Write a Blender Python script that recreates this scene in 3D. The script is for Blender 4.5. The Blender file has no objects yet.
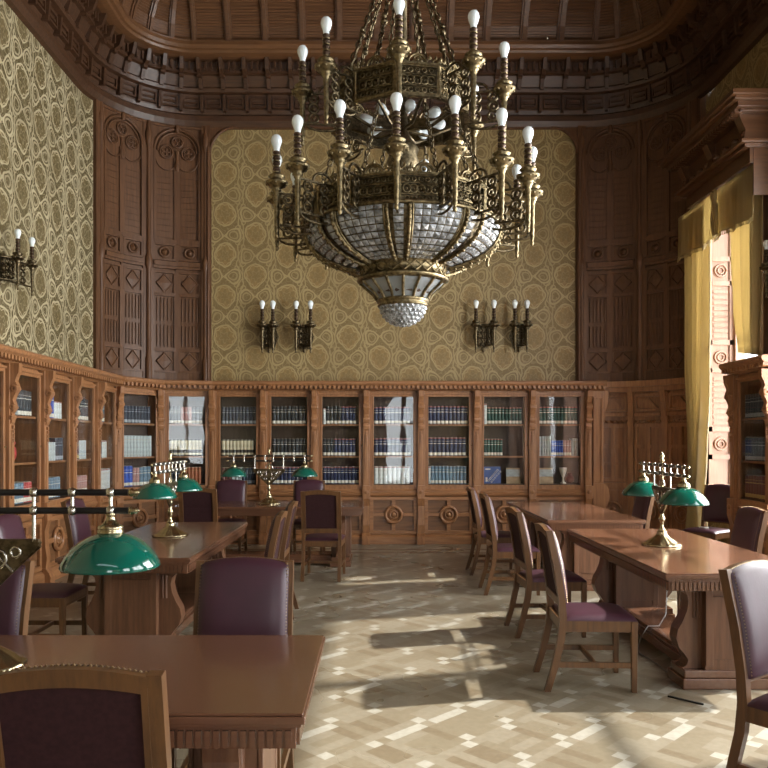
import bpy, math, random
from math import sin, cos, pi, radians as R, atan2, sqrt, hypot
from mathutils import Matrix, Vector
random.seed(7)
SC = bpy.context.scene
COL = SC.collection

# ---------------------------------------------------------------- camera, sky, sun, exposure
cam = bpy.data.cameras.new('camera'); camo = bpy.data.objects.new('camera', cam); COL.objects.link(camo)
camo.location = (0, 0, 1.6); camo.rotation_euler = (pi/2, 0, 0)
cam.sensor_width = 36; cam.lens = 36.0; cam.shift_x = 0.012; cam.shift_y = 0.0755
cam.clip_start = 0.05; cam.clip_end = 200
SC.camera = camo
vs = SC.view_settings
vs.view_transform = 'Standard'; vs.look = 'None'; vs.gamma = 1; vs.use_curve_mapping = False
vs.exposure = 0.82
w = bpy.data.worlds.new('sky'); SC.world = w; w.use_nodes = True
bg = w.node_tree.nodes['Background']
bg.inputs[0].default_value = (0.80, 0.90, 1.0, 1); bg.inputs[1].default_value = 3.0
sd = bpy.data.lights.new('sun', 'SUN'); sd.energy = 5.8; sd.angle = R(1.2); sd.color = (1.0, 0.96, 0.90)
so = bpy.data.objects.new('sun', sd); COL.objects.link(so)
dv = Vector((-.885, -.24, -.78)).normalized()
so.rotation_euler = dv.to_track_quat('-Z', 'Y').to_euler(); so.location = (15, 4, 12)
# the room's windows in the right wall: (y0, y1)
WIN = [(9.45, 11.10), (4.6, 8.45), (.6, 3.65), (-3.1, -.3)]
WZ0, WZ1 = 0.55, 5.05
SKYW = [170, 600, 180, 130]
for i, (a, b) in enumerate(WIN):
    ld = bpy.data.lights.new('window_daylight', 'AREA'); ld.shape = 'RECTANGLE'
    ld.size = WZ1-WZ0; ld.size_y = b-a; ld.energy = SKYW[i]; ld.color = (1.0, 0.985, 0.95)
    lo = bpy.data.objects.new('window_daylight', ld); COL.objects.link(lo)
    lo.location = (5.75, (a+b)/2, (WZ0+WZ1)/2); lo.rotation_euler = (0, pi/2, 0)

# the tall window in the end wall behind the viewer
FW = (.30, 1.75, .10, 3.5)
ld = bpy.data.lights.new('end_window_daylight', 'AREA'); ld.shape = 'RECTANGLE'; ld.size = FW[1]-FW[0]; ld.size_y = FW[3]-FW[2]; ld.energy = 34; ld.color = (1.0, .97, .92)
lo = bpy.data.objects.new('end_window_daylight', ld); COL.objects.link(lo); lo.location = ((FW[0]+FW[1])/2, -4.1, (FW[2]+FW[3])/2); lo.rotation_euler = (pi/2, 0, 0)

# ---------------------------------------------------------------- node materials
class E:
    """a node socket with arithmetic"""
    def __init__(s, nt, k): s.nt, s.k = nt, k
    def op(s, o, b=None, c=None):
        n = s.nt.nodes.new('ShaderNodeMath'); n.operation = o
        for i, q in enumerate((s, b, c)):
            if q is None: continue
            if isinstance(q, E): s.nt.links.new(q.k, n.inputs[i])
            else: n.inputs[i].default_value = q
        return E(s.nt, n.outputs[0])
    def __add__(s, b): return s.op('ADD', b)
    def __sub__(s, b): return s.op('SUBTRACT', b)
    def __mul__(s, b): return s.op('MULTIPLY', b)
    def __truediv__(s, b): return s.op('DIVIDE', b)
    def frac(s): return s.op('FRACT')
    def abs(s): return s.op('ABSOLUTE')
    def sin(s): return s.op('SINE')
    def min(s, b): return s.op('MINIMUM', b)
    def max(s, b): return s.op('MAXIMUM', b)
    def sqrt(s): return s.op('SQRT')
    def step(s, lo, hi):
        n = s.nt.nodes.new('ShaderNodeMapRange'); n.interpolation_type = 'SMOOTHSTEP'
        s.nt.links.new(s.k, n.inputs[0]); n.inputs[1].default_value = lo; n.inputs[2].default_value = hi
        return E(s.nt, n.outputs[0])

def newmat(name):
    m = bpy.data.materials.new(name); m.use_nodes = True
    nt = m.node_tree; return m, nt, nt.nodes['Principled BSDF']
def setp(p, **k):
    for a, v in k.items():
        p.inputs[a.replace('_', ' ')].default_value = v
def mixc(nt, f, a, b):
    n = nt.nodes.new('ShaderNodeMix'); n.data_type = 'RGBA'
    for sk, v in ((n.inputs[0], f), (n.inputs[6], a), (n.inputs[7], b)):
        if isinstance(v, E): nt.links.new(v.k, sk)
        elif hasattr(v, 'links'): nt.links.new(v, sk)
        else: sk.default_value = v if not isinstance(v, tuple) else (*v, 1)[:4]
    return n.outputs[2]
def noise(nt, vec, scale, detail=3, rough=.5):
    n = nt.nodes.new('ShaderNodeTexNoise'); n.inputs['Scale'].default_value = scale
    n.inputs['Detail'].default_value = detail; n.inputs['Roughness'].default_value = rough
    if vec: nt.links.new(vec, n.inputs['Vector'])
    return E(nt, n.outputs[0])
def coords(nt, sc=(1, 1, 1), kind='Object'):
    t = nt.nodes.new('ShaderNodeTexCoord'); mp = nt.nodes.new('ShaderNodeMapping')
    mp.inputs['Scale'].default_value = sc; nt.links.new(t.outputs[kind], mp.inputs[0]); return mp.outputs[0]
def bump(nt, p, h, st, dist=.01):
    b = nt.nodes.new('ShaderNodeBump'); b.inputs['Strength'].default_value = st; b.inputs['Distance'].default_value = dist
    nt.links.new(h.k, b.inputs['Height']); nt.links.new(b.outputs[0], p.inputs['Normal'])

def wood(name, c1, c2, rough=.42, axis='z', spec=.5, coat=0):
    m, nt, p = newmat(name)
    s = {'x': (1.2, 14, 14), 'y': (14, 1.2, 14), 'z': (14, 14, 1.2)}[axis]
    v = coords(nt, s)
    n = noise(nt, v, 2.2, 6, .62); n2 = noise(nt, coords(nt, (1, 1, 1)), 1.6, 2)
    f = (n.step(.30, .72) * .75 + n2 * .25)
    nt.links.new(mixc(nt, f, c1, c2), p.inputs['Base Color'])
    setp(p, Roughness=rough, Specular_IOR_Level=spec, Coat_Weight=coat, Coat_Roughness=.12)
    bump(nt, p, n, .12, .004)
    return m
def plain(name, c, rough=.5, metal=0, spec=.5, var=.18, scale=9, bumpst=0, **k):
    m, nt, p = newmat(name)
    n = noise(nt, coords(nt), scale, 4)
    d = tuple(x*(1-var) for x in c); l = tuple(min(1, x*(1+var)) for x in c)
    nt.links.new(mixc(nt, n.step(.3, .7), d, l), p.inputs['Base Color'])
    setp(p, Roughness=rough, Metallic=metal, Specular_IOR_Level=spec, **k)
    if bumpst: bump(nt, p, noise(nt, coords(nt), scale*14, 3), bumpst, .003)
    return m

MT = {}
MT['oak'] = wood('oak_honey', (.37, .172, .072), (.18, .078, .032), .36)
MT['oakh'] = wood('oak_honey_rail', (.37, .172, .072), (.18, .078, .032), .36, 'x')
MT['oaky'] = wood('oak_honey_deep', (.35, .162, .066), (.17, .073, .029), .36, 'y')
MT['dark'] = wood('oak_dark_shaded', (.150, .069, .031), (.072, .032, .015), .46, 'z', .35)  # oak darkened for the corner panels' shade; floor inlay uses it too
MT['darkh'] = wood('oak_dark_rail', (.135, .060, .026), (.065, .028, .013), .34, 'x')
MT['cove'] = wood('oak_cornice', (.090, .040, .018), (.036, .016, .008), .42, 'x')  # same oak, shade below the ceiling worked into its colour
MT['ceil'] = wood('oak_ceiling_boards', (.17, .078, .034), (.085, .038, .018), .40, 'x')
MT['ringm'] = wood('oak_ceiling_ring', (.175, .080, .032), (.10, .044, .019), .34, 'x')
MT['oakp'] = wood('oak_figured_panel', (.215, .10, .042), (.10, .044, .019), .38, 'x')
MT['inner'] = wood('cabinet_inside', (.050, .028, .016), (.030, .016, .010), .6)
MT['table'] = wood('table_walnut', (.150, .068, .036), (.118, .050, .027), .25, 'x', .5, .55)
MT['tabley'] = wood('table_walnut_leg', (.17, .078, .040), (.085, .036, .018), .36, 'z')
MT['chairw'] = wood('chair_wood', (.150, .068, .024), (.066, .030, .013), .34, 'z')
MT['leather'] = plain('plum_leather', (.050, .0155, .026), .42, 0, .5, .12, 6, .12)
MT['fabric'] = plain('maroon_backing_cloth', (.032, .011, .012), .85, 0, .2, .15, 60, .1)
MT['nail'] = plain('brass_nail', (.30, .22, .13), .35, 1)
MT['brass'] = plain('antique_brass', (.205, .158, .086), .38, 1, .5, .5, 40)
MT['bronze'] = plain('dark_bronze', (.13, .10, .058), .40, 1, .5, .5, 40)
MT['polbrass'] = plain('polished_brass', (.44, .37, .23), .24, 1, .5, .15, 20)
MT['steel'] = plain('nickel', (.55, .52, .46), .25, 1)
MT['blackm'] = plain('black_metal', (.018, .016, .015), .3, .3)
MT['sleeve'] = plain('candle_sleeve_bronze', (.075, .045, .028), .34, .6)
MT['bulb'] = plain('opal_bulb', (.80, .86, .88), .25, 0, .5, .02)
MT['shade'] = plain('green_glass_shade', (.003, .085, .058), .09, 0, .6, .08, 3, Coat_Weight=.6, Coat_Roughness=.04)
MT['shadein'] = plain('opal_shade_lining', (.75, .78, .72), .3)
MT['curtain'] = plain('gold_silk_curtain', (.56, .42, .15), .5, 0, .4, .1, 12, .05, Sheen_Weight=.3)
MT['pink'] = wood('window_painted_wood', (.36, .21, .14), (.27, .15, .095), .5)
MT['white'] = plain('white_label', (.75, .72, .66), .6)
MT['cable'] = plain('grey_cable', (.22, .22, .22), .5)
MT['near_black'] = plain('matte_black', (.02, .018, .016), .6)
# crystal
m, nt, p = newmat('cut_crystal')
n = noise(nt, coords(nt), 22, 2)
nt.links.new(mixc(nt, n.step(.3, .7), (.20, .205, .21), (.52, .53, .54)), p.inputs['Base Color'])
setp(p, Roughness=.08, Specular_IOR_Level=.9, Transmission_Weight=.25, Coat_Weight=.5)
bump(nt, p, noise(nt, coords(nt), 60, 1), .5, .01)
MT['crystal'] = m
m, nt, p = newmat('frosted_glass_plate')
nt.links.new(mixc(nt, noise(nt, coords(nt), 9, 2), (.22, .235, .235), (.36, .38, .39)), p.inputs['Base Color'])
setp(p, Roughness=.25, Transmission_Weight=.2)
MT['plate'] = m
# clear pane
def pane(name, tint=(.985, .99, .988)):
    m = bpy.data.materials.new(name); m.use_nodes = True; nt = m.node_tree; nt.nodes.clear()
    o = nt.nodes.new('ShaderNodeOutputMaterial'); mx = nt.nodes.new('ShaderNodeMixShader')
    t = nt.nodes.new('ShaderNodeBsdfTransparent'); g = nt.nodes.new('ShaderNodeBsdfGlossy')
    t.inputs[0].default_value = (*tint, 1); g.inputs['Roughness'].default_value = .015
    f = nt.nodes.new('ShaderNodeLayerWeight'); f.inputs['Blend'].default_value = .5
    a = E(nt, f.outputs['Facing']).op('POWER', 5.0) * .90 + .032
    n = noise(nt, coords(nt), 3, 1); b = nt.nodes.new('ShaderNodeBump'); b.inputs['Strength'].default_value = .06; b.inputs['Distance'].default_value = .02
    nt.links.new(n.k, b.inputs['Height']); nt.links.new(b.outputs[0], g.inputs['Normal'])
    nt.links.new(a.k, mx.inputs[0]); nt.links.new(t.outputs[0], mx.inputs[1]); nt.links.new(g.outputs[0], mx.inputs[2])
    nt.links.new(mx.outputs[0], o.inputs[0]); return m
MT['glass'] = pane('clear_pane')
# damask wall covering
def damask(name, ground, ground2, vein, P=.99, Q=.655):
    m, nt, p = newmat(name)
    g = nt.nodes.new('ShaderNodeNewGeometry'); sp = nt.nodes.new('ShaderNodeSeparateXYZ'); nt.links.new(g.outputs['Position'], sp.inputs[0])
    X, Y, Z = (E(nt, q) for q in sp.outputs)
    wob = [noise(nt, g.outputs['Position'], sc_, 2) for sc_ in (5.1, 4.3)]
    a = (X + Y + (wob[0] - .5)*.10) / P; b = (Z + (wob[1] - .5)*.10) / Q
    def line(e, w_): return e.abs().step(w_, w_*.45)
    f = fill = dark = None
    for o in (0.0, .5):
        x = ((a + o).frac() - .5).abs() * P; bb = (b + o).frac() - .5; y = bb * Q; t = ((b + (o + .5)).frac() - .5) * Q
        # onion-shaped medallion with a scalloped inner line and a palmette
        r = ((x/.170).op('POWER', 2.0) + (y/.190).op('POWER', 2.0)).sqrt() + (y * -1.0).max(0.0) * x * 9.0
        an = y.op('ARCTAN2', x)
        m1 = line((r - 1.0)*.17, .016); m2 = line((r - .82)*.17 + (an*9.0).sin()*.012, .011); pal = (r + (an*7.0).sin()*.16).step(.62, .48)
        pv = line(r - .34 + (an*5.0).sin()*.12, .075)
        # two teardrop loops tied in a knot above and below it
        q = (((x - .135)/.105).op('POWER', 2.0) + (t/(x*.34 + .062)).op('POWER', 2.0)).sqrt()
        l1 = line((q - 1.0)*.08, .015); l2 = line((q - .58)*.08, .011); kn = line(t.abs() - x*.95, .013) * x.step(.11, .09)
        wav = line(x - .268 + (y*(2*pi/Q) + pi/2).sin()*.038 + (y*(4*pi/Q) + pi/2).sin()*.020, .014)
        hx = x - .20; ht = t.abs() - .135; hook = line((hx*hx + ht*ht).sqrt() - .036, .012)
        c = m1.max(m2*.8).max(l1).max(l2*.75).max(kn).max(wav*.9).max(hook*.85).max(pv*.35)
        f = c if f is None else f.max(c)
        fl = r.step(1.0, .95); fill = fl if fill is None else fill.max(fl); dark = pal if dark is None else dark.max(pal)
    tw = noise(nt, g.outputs['Position'], 7.5, 1); leaf = line((tw*9.0).frac() - .5, .16)
    f = f.max(leaf * (fill * -.6 + 1.0) * .42)
    wear = noise(nt, g.outputs['Position'], 1.3, 3).step(.35, .75)
    f = f * (wear * -.40 + 1.0)
    fine = noise(nt, g.outputs['Position'], 40, 2)
    gr = mixc(nt, (fill*.75 + fine*.35 - dark*.5), ground, ground2)
    nt.links.new(mixc(nt, f, gr, vein), p.inputs['Base Color'])
    setp(p, Roughness=.5, Specular_IOR_Level=.4)
    nt.links.new((f * -.16 + .56).k, p.inputs['Roughness'])
    bump(nt, p, f, .25, .006)
    return m
MT['paper'] = damask('gold_damask', (.175, .120, .048), (.255, .165, .060), (.37, .28, .13))
MT['paper_lit'] = damask('gold_damask_lit', (.105, .078, .032), (.15, .108, .043), (.52, .45, .285))  # same wall covering, window sheen worked in: creamier veins, darker ground

# ---------------------------------------------------------------- mesh builder
class MB:
    def __init__(s): s.v = []; s.f = []; s.mi = []; s.sm = []; s.T = None; s.fn = None
    def add(s, vs, fs, mi=0, sm=False):
        o = len(s.v)
        for q in vs:
            q = Vector(q)
            if s.T is not None: q = s.T @ q
            if s.fn: q = Vector(s.fn(*q))
            s.v.append(q)
        for f in fs: s.f.append([o+i for i in f]); s.mi.append(mi); s.sm.append(sm)
        return s
    def box(s, x0, x1, y0, y1, z0, z1, mi=0, nx=1):
        vs = []; fs = []
        for i in range(nx+1):
            x = x0+(x1-x0)*i/nx
            vs += [(x, y0, z0), (x, y1, z0), (x, y1, z1), (x, y0, z1)]
        fs.append((0, 3, 2, 1)); e = 4*nx; fs.append((e, e+1, e+2, e+3))
        for i in range(nx):
            a = 4*i
            for j in range(4): fs.append((a+j, a+(j+1) % 4, a+4+(j+1) % 4, a+4+j))
        return s.add(vs, fs, mi)
    def frame(s, x0, x1, y0, y1, z0, z1, t, mi=0, nx=1):
        s.box(x0, x1, y0, y1, z0, z0+t, mi, nx); s.box(x0, x1, y0, y1, z1-t, z1, mi, nx)
        s.box(x0, x0+t, y0, y1, z0+t, z1-t, mi); s.box(x1-t, x1, y0, y1, z0+t, z1-t, mi); return s
    def prism(s, poly, ax, a, b, mi=0, sm=False):
        def P(q, t): return {'x': (t, q[0], q[1]), 'y': (q[0], t, q[1]), 'z': (q[0], q[1], t)}[ax]
        n = len(poly); vs = [P(q, a) for q in poly]+[P(q, b) for q in poly]
        s.add(vs, [tuple(range(n))[::-1], tuple(range(n, 2*n))], mi)
        s.add(vs, [(i, (i+1) % n, n+(i+1) % n, n+i) for i in range(n)], mi, sm); return s
    def lathe(s, pr, n=16, c=(0, 0, 0), mi=0, sm=True, lob=0, nl=8, ax='z', a0=0, a1=2*pi):
        vs = []; full = abs(a1-a0-2*pi) < 1e-6; k = n if full else n+1
        for r, z in pr:
            for i in range(k):
                t = a0+(a1-a0)*i/n; rr = r*(1+lob*cos(nl*t))
                q = (rr*cos(t), rr*sin(t), z)
                if ax == 'x': q = (q[2], q[0], q[1])
                if ax == 'y': q = (q[0], q[2], q[1])
                vs.append((q[0]+c[0], q[1]+c[1], q[2]+c[2]))
        fs = []
        for j in range(len(pr)-1):
            for i in range(n):
                i2 = (i+1) % k
                fs.append((j*k+i, j*k+i2, (j+1)*k+i2, (j+1)*k+i))
        s.add(vs, fs, mi, sm)
        if full:
            if pr[0][0] > 1e-5: s.add(vs[:k], [tuple(range(k))[::-1]], mi)
            if pr[-1][0] > 1e-5: s.add(vs[-k:], [tuple(range(k))], mi)
        return s
    def sph(s, c, r, n=10, mi=0, sx=1, sz=1):
        pr = [(max(1e-6, r*sx*sin(pi*i/(n//2))), -r*sz*cos(pi*i/(n//2))) for i in range(n//2+1)]
        return s.lathe(pr, n, c, mi)
    def tube(s, pts, r, n=8, mi=0, closed=False, cap=True):
        pts = [Vector(p) for p in pts]; m = len(pts); rs = r if isinstance(r, (list, tuple)) else [r]*m
        vs = []; up = None
        for i in range(m):
            a = pts[(i-1) % m] if (closed or i > 0) else pts[i]; b = pts[(i+1) % m] if (closed or i < m-1) else pts[i]
            d = (b-a).normalized()
            if up is None:
                up = Vector((0, 0, 1)) if abs(d.z) < .9 else Vector((1, 0, 0))
            u = d.cross(up)
            if u.length < 1e-4: u = d.cross(Vector((.3, .9, .2)))
            u.normalize(); w_ = u.cross(d); up = w_
            for j in range(n):
                t = 2*pi*j/n; vs.append(pts[i]+(u*cos(t)+w_*sin(t))*rs[i])
        fs = []
        for i in range(m if closed else m-1):
            i2 = (i+1) % m
            for j in range(n): fs.append((i*n+j, i*n+(j+1) % n, i2*n+(j+1) % n, i2*n+j))
        s.add(vs, fs, mi, True)
        if not closed and cap:
            s.add(vs[:n], [tuple(range(n))[::-1]], mi); s.add(vs[-n:], [tuple(range(n))], mi)
        return s
    def ring(s, c, Rr, r, ax='y', n=20, k=6, mi=0, a0=0, a1=2*pi, sx=1, sz=1):
        full = abs(a1-a0-2*pi) < 1e-6; pts = []
        for i in range(n if full else n+1):
            t = a0+(a1-a0)*i/n; q = (Rr*sx*cos(t), 0, Rr*sz*sin(t))
            if ax == 'x': q = (0, q[0], q[2])
            if ax == 'z': q = (q[0], q[2], 0)
            pts.append((c[0]+q[0], c[1]+q[1], c[2]+q[2]))
        return s.tube(pts, r, k, mi, full)
    def sweep(s, path, prof, mi=0, closed=False, sm=False):
        """path: (x,y,nx,ny); prof: (d,z), d measured along the path normal"""
        n = len(path); k = len(prof); vs = [(x+nx*d, y+ny*d, z) for (x, y, nx, ny) in path for d, z in prof]
        fs = [(i*k+j, (i+1)*k+j, (i+1)*k+(j+1) % k, i*k+(j+1) % k) for i in range(n-1) for j in range(k if closed else k-1)]
        if closed:
            s.add(vs, [tuple(range(k)), tuple(range((n-1)*k, n*k))[::-1]], mi)
        return s.add(vs, fs, mi, sm)
    def build(s, name, mats, parent=None, bev=0, recalc=True, loc=None):
        me = bpy.data.meshes.new(name); me.from_pydata([tuple(q) for q in s.v], [], s.f)
        if not isinstance(mats, (list, tuple)): mats = [mats]
        for q in mats: me.materials.append(MT[q] if isinstance(q, str) else q)
        me.polygons.foreach_set('material_index', s.mi); me.polygons.foreach_set('use_smooth', s.sm)
        if recalc:
            import bmesh
            bm = bmesh.new(); bm.from_mesh(me); bmesh.ops.remove_doubles(bm, verts=bm.verts, dist=1e-6) if recalc == 2 else None
            bmesh.ops.recalc_face_normals(bm, faces=bm.faces); bm.to_mesh(me); bm.free()
        me.update()
        o = bpy.data.objects.new(name, me); COL.objects.link(o)
        if parent is not None: o.parent = parent
        if loc: o.location = loc
        if bev:
            b = o.modifiers.new('bevel', 'BEVEL'); b.width = bev; b.segments = 2; b.limit_method = 'ANGLE'; b.angle_limit = R(50)
        return o

def tag(o, label=None, cat=None, group=None, kind=None):
    if label: o['label'] = label
    if cat: o['category'] = cat
    if group: o['group'] = group
    if kind: o['kind'] = kind
    return o
def thing(name, label, cat, loc=(0, 0, 0), rz=0, group=None):
    o = bpy.data.objects.new(name, None); COL.objects.link(o); o.empty_display_size = .1
    o.location = loc; o.rotation_euler = (0, 0, rz); return tag(o, label, cat, group)
def struct(o): o['kind'] = 'structure'; return o
def dup(o, parent=None, top=True, **k):
    c = o.copy(); COL.objects.link(c)
    if parent is not None: c.parent = parent
    for ch in list(o.children): dup(ch, c, False)
    if top:
        c.location = k['loc']; c.rotation_euler = (0, 0, k.get('rz', 0)); c['label'] = k['label']
        if k.get('group'): c['group'] = k['group']
    return c

# ================================================================ THE ROOM
XL, XR, YB, YF, RC = -4.2, 4.8, 12.3, -3.5, 1.5
CXL, CXR, CY = XL+RC, XR-RC, YB-RC
XM = (XL+XR)/2
def path_pts(na=14, step=.7):
    P = []; n = int((CY-YF)/step)
    for i in range(n): P.append((XL, YF+(CY-YF)*i/n, 1, 0))
    for i in range(na+1):
        t = pi/2*i/na; P.append((CXL-RC*cos(t), CY+RC*sin(t), cos(t), -sin(t)))
    n2 = 8
    for i in range(1, n2): P.append((CXL+(CXR-CXL)*i/n2, YB, 0, -1))
    for i in range(na+1):
        t = pi/2*(1-i/na); P.append((CXR+RC*cos(t), CY+RC*sin(t), -cos(t), -sin(t)))
    for i in range(1, n+1): P.append((XR, CY-(CY-YF)*i/n, -1, 0))
    return P
PATH = path_pts()
L1 = CY-YF; LA = RC*pi/2; L2 = CXR-CXL; LT = 2*L1+2*LA+L2
def station(s):
    if s < L1: return (XL, YF+s, 1, 0)
    s -= L1
    if s < LA: t = s/RC; return (CXL-RC*cos(t), CY+RC*sin(t), cos(t), -sin(t))
    s -= LA
    if s < L2: return (CXL+s, YB, 0, -1)
    s -= L2
    if s < LA: t = pi/2-s/RC; return (CXR+RC*cos(t), CY+RC*sin(t), -cos(t), -sin(t))
    s -= LA
    return (XR, CY-s, -1, 0)
def mat_at(s):
    x, y, nx, ny = station(s)          # local x along the wall, y into the room, z up
    return Matrix(((-ny, nx, 0, x), (nx, ny, 0, y), (0, 0, 1, 0), (0, 0, 0, 1))) if False else Matrix(((ny, nx, 0, x), (-nx, ny, 0, y), (0, 0, 1, 0), (0, 0, 0, 1)))
def arc(side, a0, a1, n=12):
    out = []
    for i in range(n+1):
        t = R(a0+(a1-a0)*i/n)
        out.append((CXL-RC*cos(t), CY+RC*sin(t), cos(t), -sin(t)) if side < 0 else (CXR+RC*cos(t), CY+RC*sin(t), -cos(t), -sin(t)))
    return out

# ---- parquet floor, laid diagonally: every block its own face, woods differ per block
def wood_tile(name, c1, c2):
    m, nt, p = newmat(name)
    n = noise(nt, coords(nt, (9, 9, 1)), 3, 4); n2 = noise(nt, coords(nt), 1.1, 3)
    nt.links.new(mixc(nt, n.step(.3, .7)*.7+n2*.3, c1, c2), p.inputs['Base Color'])
    setp(p, Roughness=.30, Specular_IOR_Level=.5)
    nt.links.new((n2*.18+.20).k, p.inputs['Roughness'])
    return m
FM = [wood_tile('parquet_pale_square', (.40, .38, .32), (.33, .30, .24)), wood_tile('parquet_light', (.26, .225, .165), (.22, .185, .13)),
      wood_tile('parquet_mid', (.225, .188, .13), (.19, .155, .102)), wood_tile('parquet_brown', (.195, .155, .102), (.16, .124, .078))]
f = MB(); U = .071; c45 = cos(pi/4)
def tile(i0, i1, j0, j1, mi):
    cx, cy = (i0+i1)/2*U, (j0+j1)/2*U
    x, y = (cx-cy)*c45, (cx+cy)*c45
    if not (XL-.2 < x < XR+.4 and YF-.2 < y < YB+.2): return
    q = [(i0, j0), (i1, j0), (i1, j1), (i0, j1)]
    f.add([((a-b)*U*c45, (a+b)*U*c45, 0) for a, b in q], [(0, 1, 2, 3)], mi)
rnd = random.Random(3)
for a in range(-26, 50):
    for b in range(-26, 50):
        i, j = a*5, b*5
        def rp(*w): return rnd.choice(w)
        tile(i, i+1, j, j+1, rp(0, 0, 0, 1)); tile(i+1, i+2, j+1, j+2, rp(0, 0, 0, 1))
        tile(i+1, i+2, j, j+1, rp(2, 1)); tile(i, i+1, j+1, j+2, rp(2, 1))
        tile(i+2, i+5, j, j+1, rp(1, 1, 0)); tile(i+2, i+5, j+1, j+2, rp(1, 2))
        tile(i, i+1, j+2, j+5, rp(2, 3)); tile(i+1, i+2, j+2, j+5, rp(2, 2, 1))
        if (a+b) % 2:
            for k in range(3): tile(i+2, i+5, j+2+k, j+3+k, (1, 2, 1)[k] if rnd.random() < .8 else 2)
        else:
            for k in range(3): tile(i+2+k, i+3+k, j+2, j+5, (3, 1, 3)[k] if rnd.random() < .8 else 2)
struct(f.build('floor', FM, recalc=False))
f = MB()          # dark inlay line and plain border in front of the bookcases
f.box(-3.35, 3.9, 11.05, 11.10, -.01, .003, 0); f.box(-3.35, 3.9, 11.42, 11.455, -.01, .003, 0)
struct(f.build('trim_floor_inlay', 'dark'))

# ---- walls
def wall(name, pts, z0, z1, m): struct(MB().sweep(pts, [(0, z0), (0, z1)], sm=True).build(name, m))
wall('wall_left', [(XL, YF, 1, 0), (XL, CY, 1, 0)]+arc(-1, 2, 22, 5), 0, 6.75, 'paper_lit')
wall('wall_corner_left', arc(-1, 22, 90), 0, 6.75, 'dark')
wall('wall_back', [(CXL, YB, 0, -1), (CXR, YB, 0, -1)], 0, 6.75, 'paper')
wall('wall_corner_right', arc(1, 90, 13, 14)+[(4.9, 11.14, -1, 0)], 0, 6.75, 'dark')
b = MB()
ys = sorted([YF-.3, 11.15]+[q for ab in WIN for q in ab])
XO = 5.35
edges = [YF-.3]+[q for ab in sorted(WIN) for q in ab]+[11.15]
for k in range(0, len(edges), 2): b.box(XR, XO, edges[k], edges[k+1], 0, 6.75)
for a, c in WIN: b.box(XR, XO, a, c, 0, WZ0); b.box(XR, XO, a, c, WZ1, 6.75)
struct(b.build('wall_right', 'paper'))
b = MB(); b.box(XL-.1, FW[0], YF-.3, YF, 0, 8.0); b.box(FW[1], XR+.6, YF-.3, YF, 0, 8.0); b.box(FW[0], FW[1], YF-.3, YF, FW[3], 8.0); b.box(FW[0], FW[1], YF-.3, YF, 0, FW[2]); struct(b.build('wall_front', 'paper'))

# ---- carved cove and ceiling
PROF = [(0, 6.60), (.06, 6.62), (.10, 6.70), (.10, 6.78), (.05, 6.82), (.07, 6.87), (.12, 7.10), (.20, 7.11), (.22, 7.16), (.20, 7.19),
        (.28, 7.33), (.34, 7.34), (.34, 7.38), (.36, 7.50), (.45, 7.515)]
c = MB(); c.sweep(PATH, PROF)
N = int(LT/.355)
for k in range(N):
    s = LT*(k+.5)/N
    if station(s)[1] < 1.0: continue
    c.T = mat_at(s)
    c.prism([(.04, 6.84), (.15, 6.84), (.17, 7.08), (.10, 7.12)], 'x', -.022, .022)
    c.prism([(.16, 7.14), (.25, 7.14), (.30, 7.30), (.44, 7.36), (.50, 7.52), (.3, 7.52), (.24, 7.36)], 'x', -.028, .028)
    c.box(-.034, .034, .2, .36, 7.28, 7.33)
    w2 = LT/N
    for q in range(4):                       # arcade of little openings, and the carved band below
        u = w2*(q+.5)/4
        c.box(u-.014+.02, u+.014+.02, .3, .40, 7.38, 7.50)
    c.frame(.05, w2-.05, .05, .135, 6.89, 7.06, .025)
    c.box(.09, w2-.09, .06, .125, 6.96, 6.99)
c.T = None
struct(c.build('trim_cornice', 'cove'))
CP = [(.58, 7.74), (.63, 7.92), (.72, 8.08), (.86, 8.24), (1.05, 8.38), (1.28, 8.46)]
fine = []
for (d0, z0), (d1, z1) in zip(CP, CP[1:]):
    n = 5
    for i in range(n):
        t, t2 = i/n, (i+1)/n
        fine.append((d0+(d1-d0)*t, z0+(z1-z0)*t)); fine.append((d0+(d1-d0)*t2+.012, z0+(z1-z0)*t2-.012))
g = MB(); g.sweep(PATH, fine)
top = [(x+nx*1.28, y+ny*1.28, 8.46) for x, y, nx, ny in PATH]; g.add(top, [tuple(range(len(top)))])
NR = int(LT/.56)
for k in range(NR):
    s = LT*(k+.5)/NR; g.T = mat_at(s)
    if station(s)[1] < 0: continue
    inarc = L1 < s < L1+LA or L1+LA+L2 < s < LT-L1
    for (d0, z0), (d1, z1) in zip(CP, CP[1:]):
        for hw, th in ((.055, .035), (.025, .06)):
            e0 = hw*((1-.55*d0/RC) if inarc else 1); e1 = hw*((1-.55*d1/RC) if inarc else 1)
            vs = [(-e0, d0-.01, z0+.01), (e0, d0-.01, z0+.01), (e0, d0+th, z0-th*.6), (-e0, d0+th, z0-th*.6), (-e1, d1-.01, z1+.01), (e1, d1-.01, z1+.01), (e1, d1+th, z1-th*.6), (-e1, d1+th, z1-th*.6)]
            g.add(vs, [(0, 1, 2, 3), (4, 7, 6, 5), (0, 4, 5, 1), (1, 5, 6, 2), (2, 6, 7, 3), (3, 7, 4, 0)])
g.T = None
for yy in [YF+1.6+i*.9 for i in range(15)]: g.box(XL+1.2, XR-1.2, yy-.07, yy+.07, 8.36, 8.46)
struct(g.build('ceiling', 'ceil'))
struct(MB().sweep(PATH, [(.40, 7.512), (.52, 7.515), (.60, 7.53), (.62, 7.56), (.66, 7.57), (.69, 7.61), (.69, 7.66), (.665, 7.675), (.67, 7.69), (.62, 7.71), (.59, 7.77)]).build('trim_ceiling_ring', 'ringm'))

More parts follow.
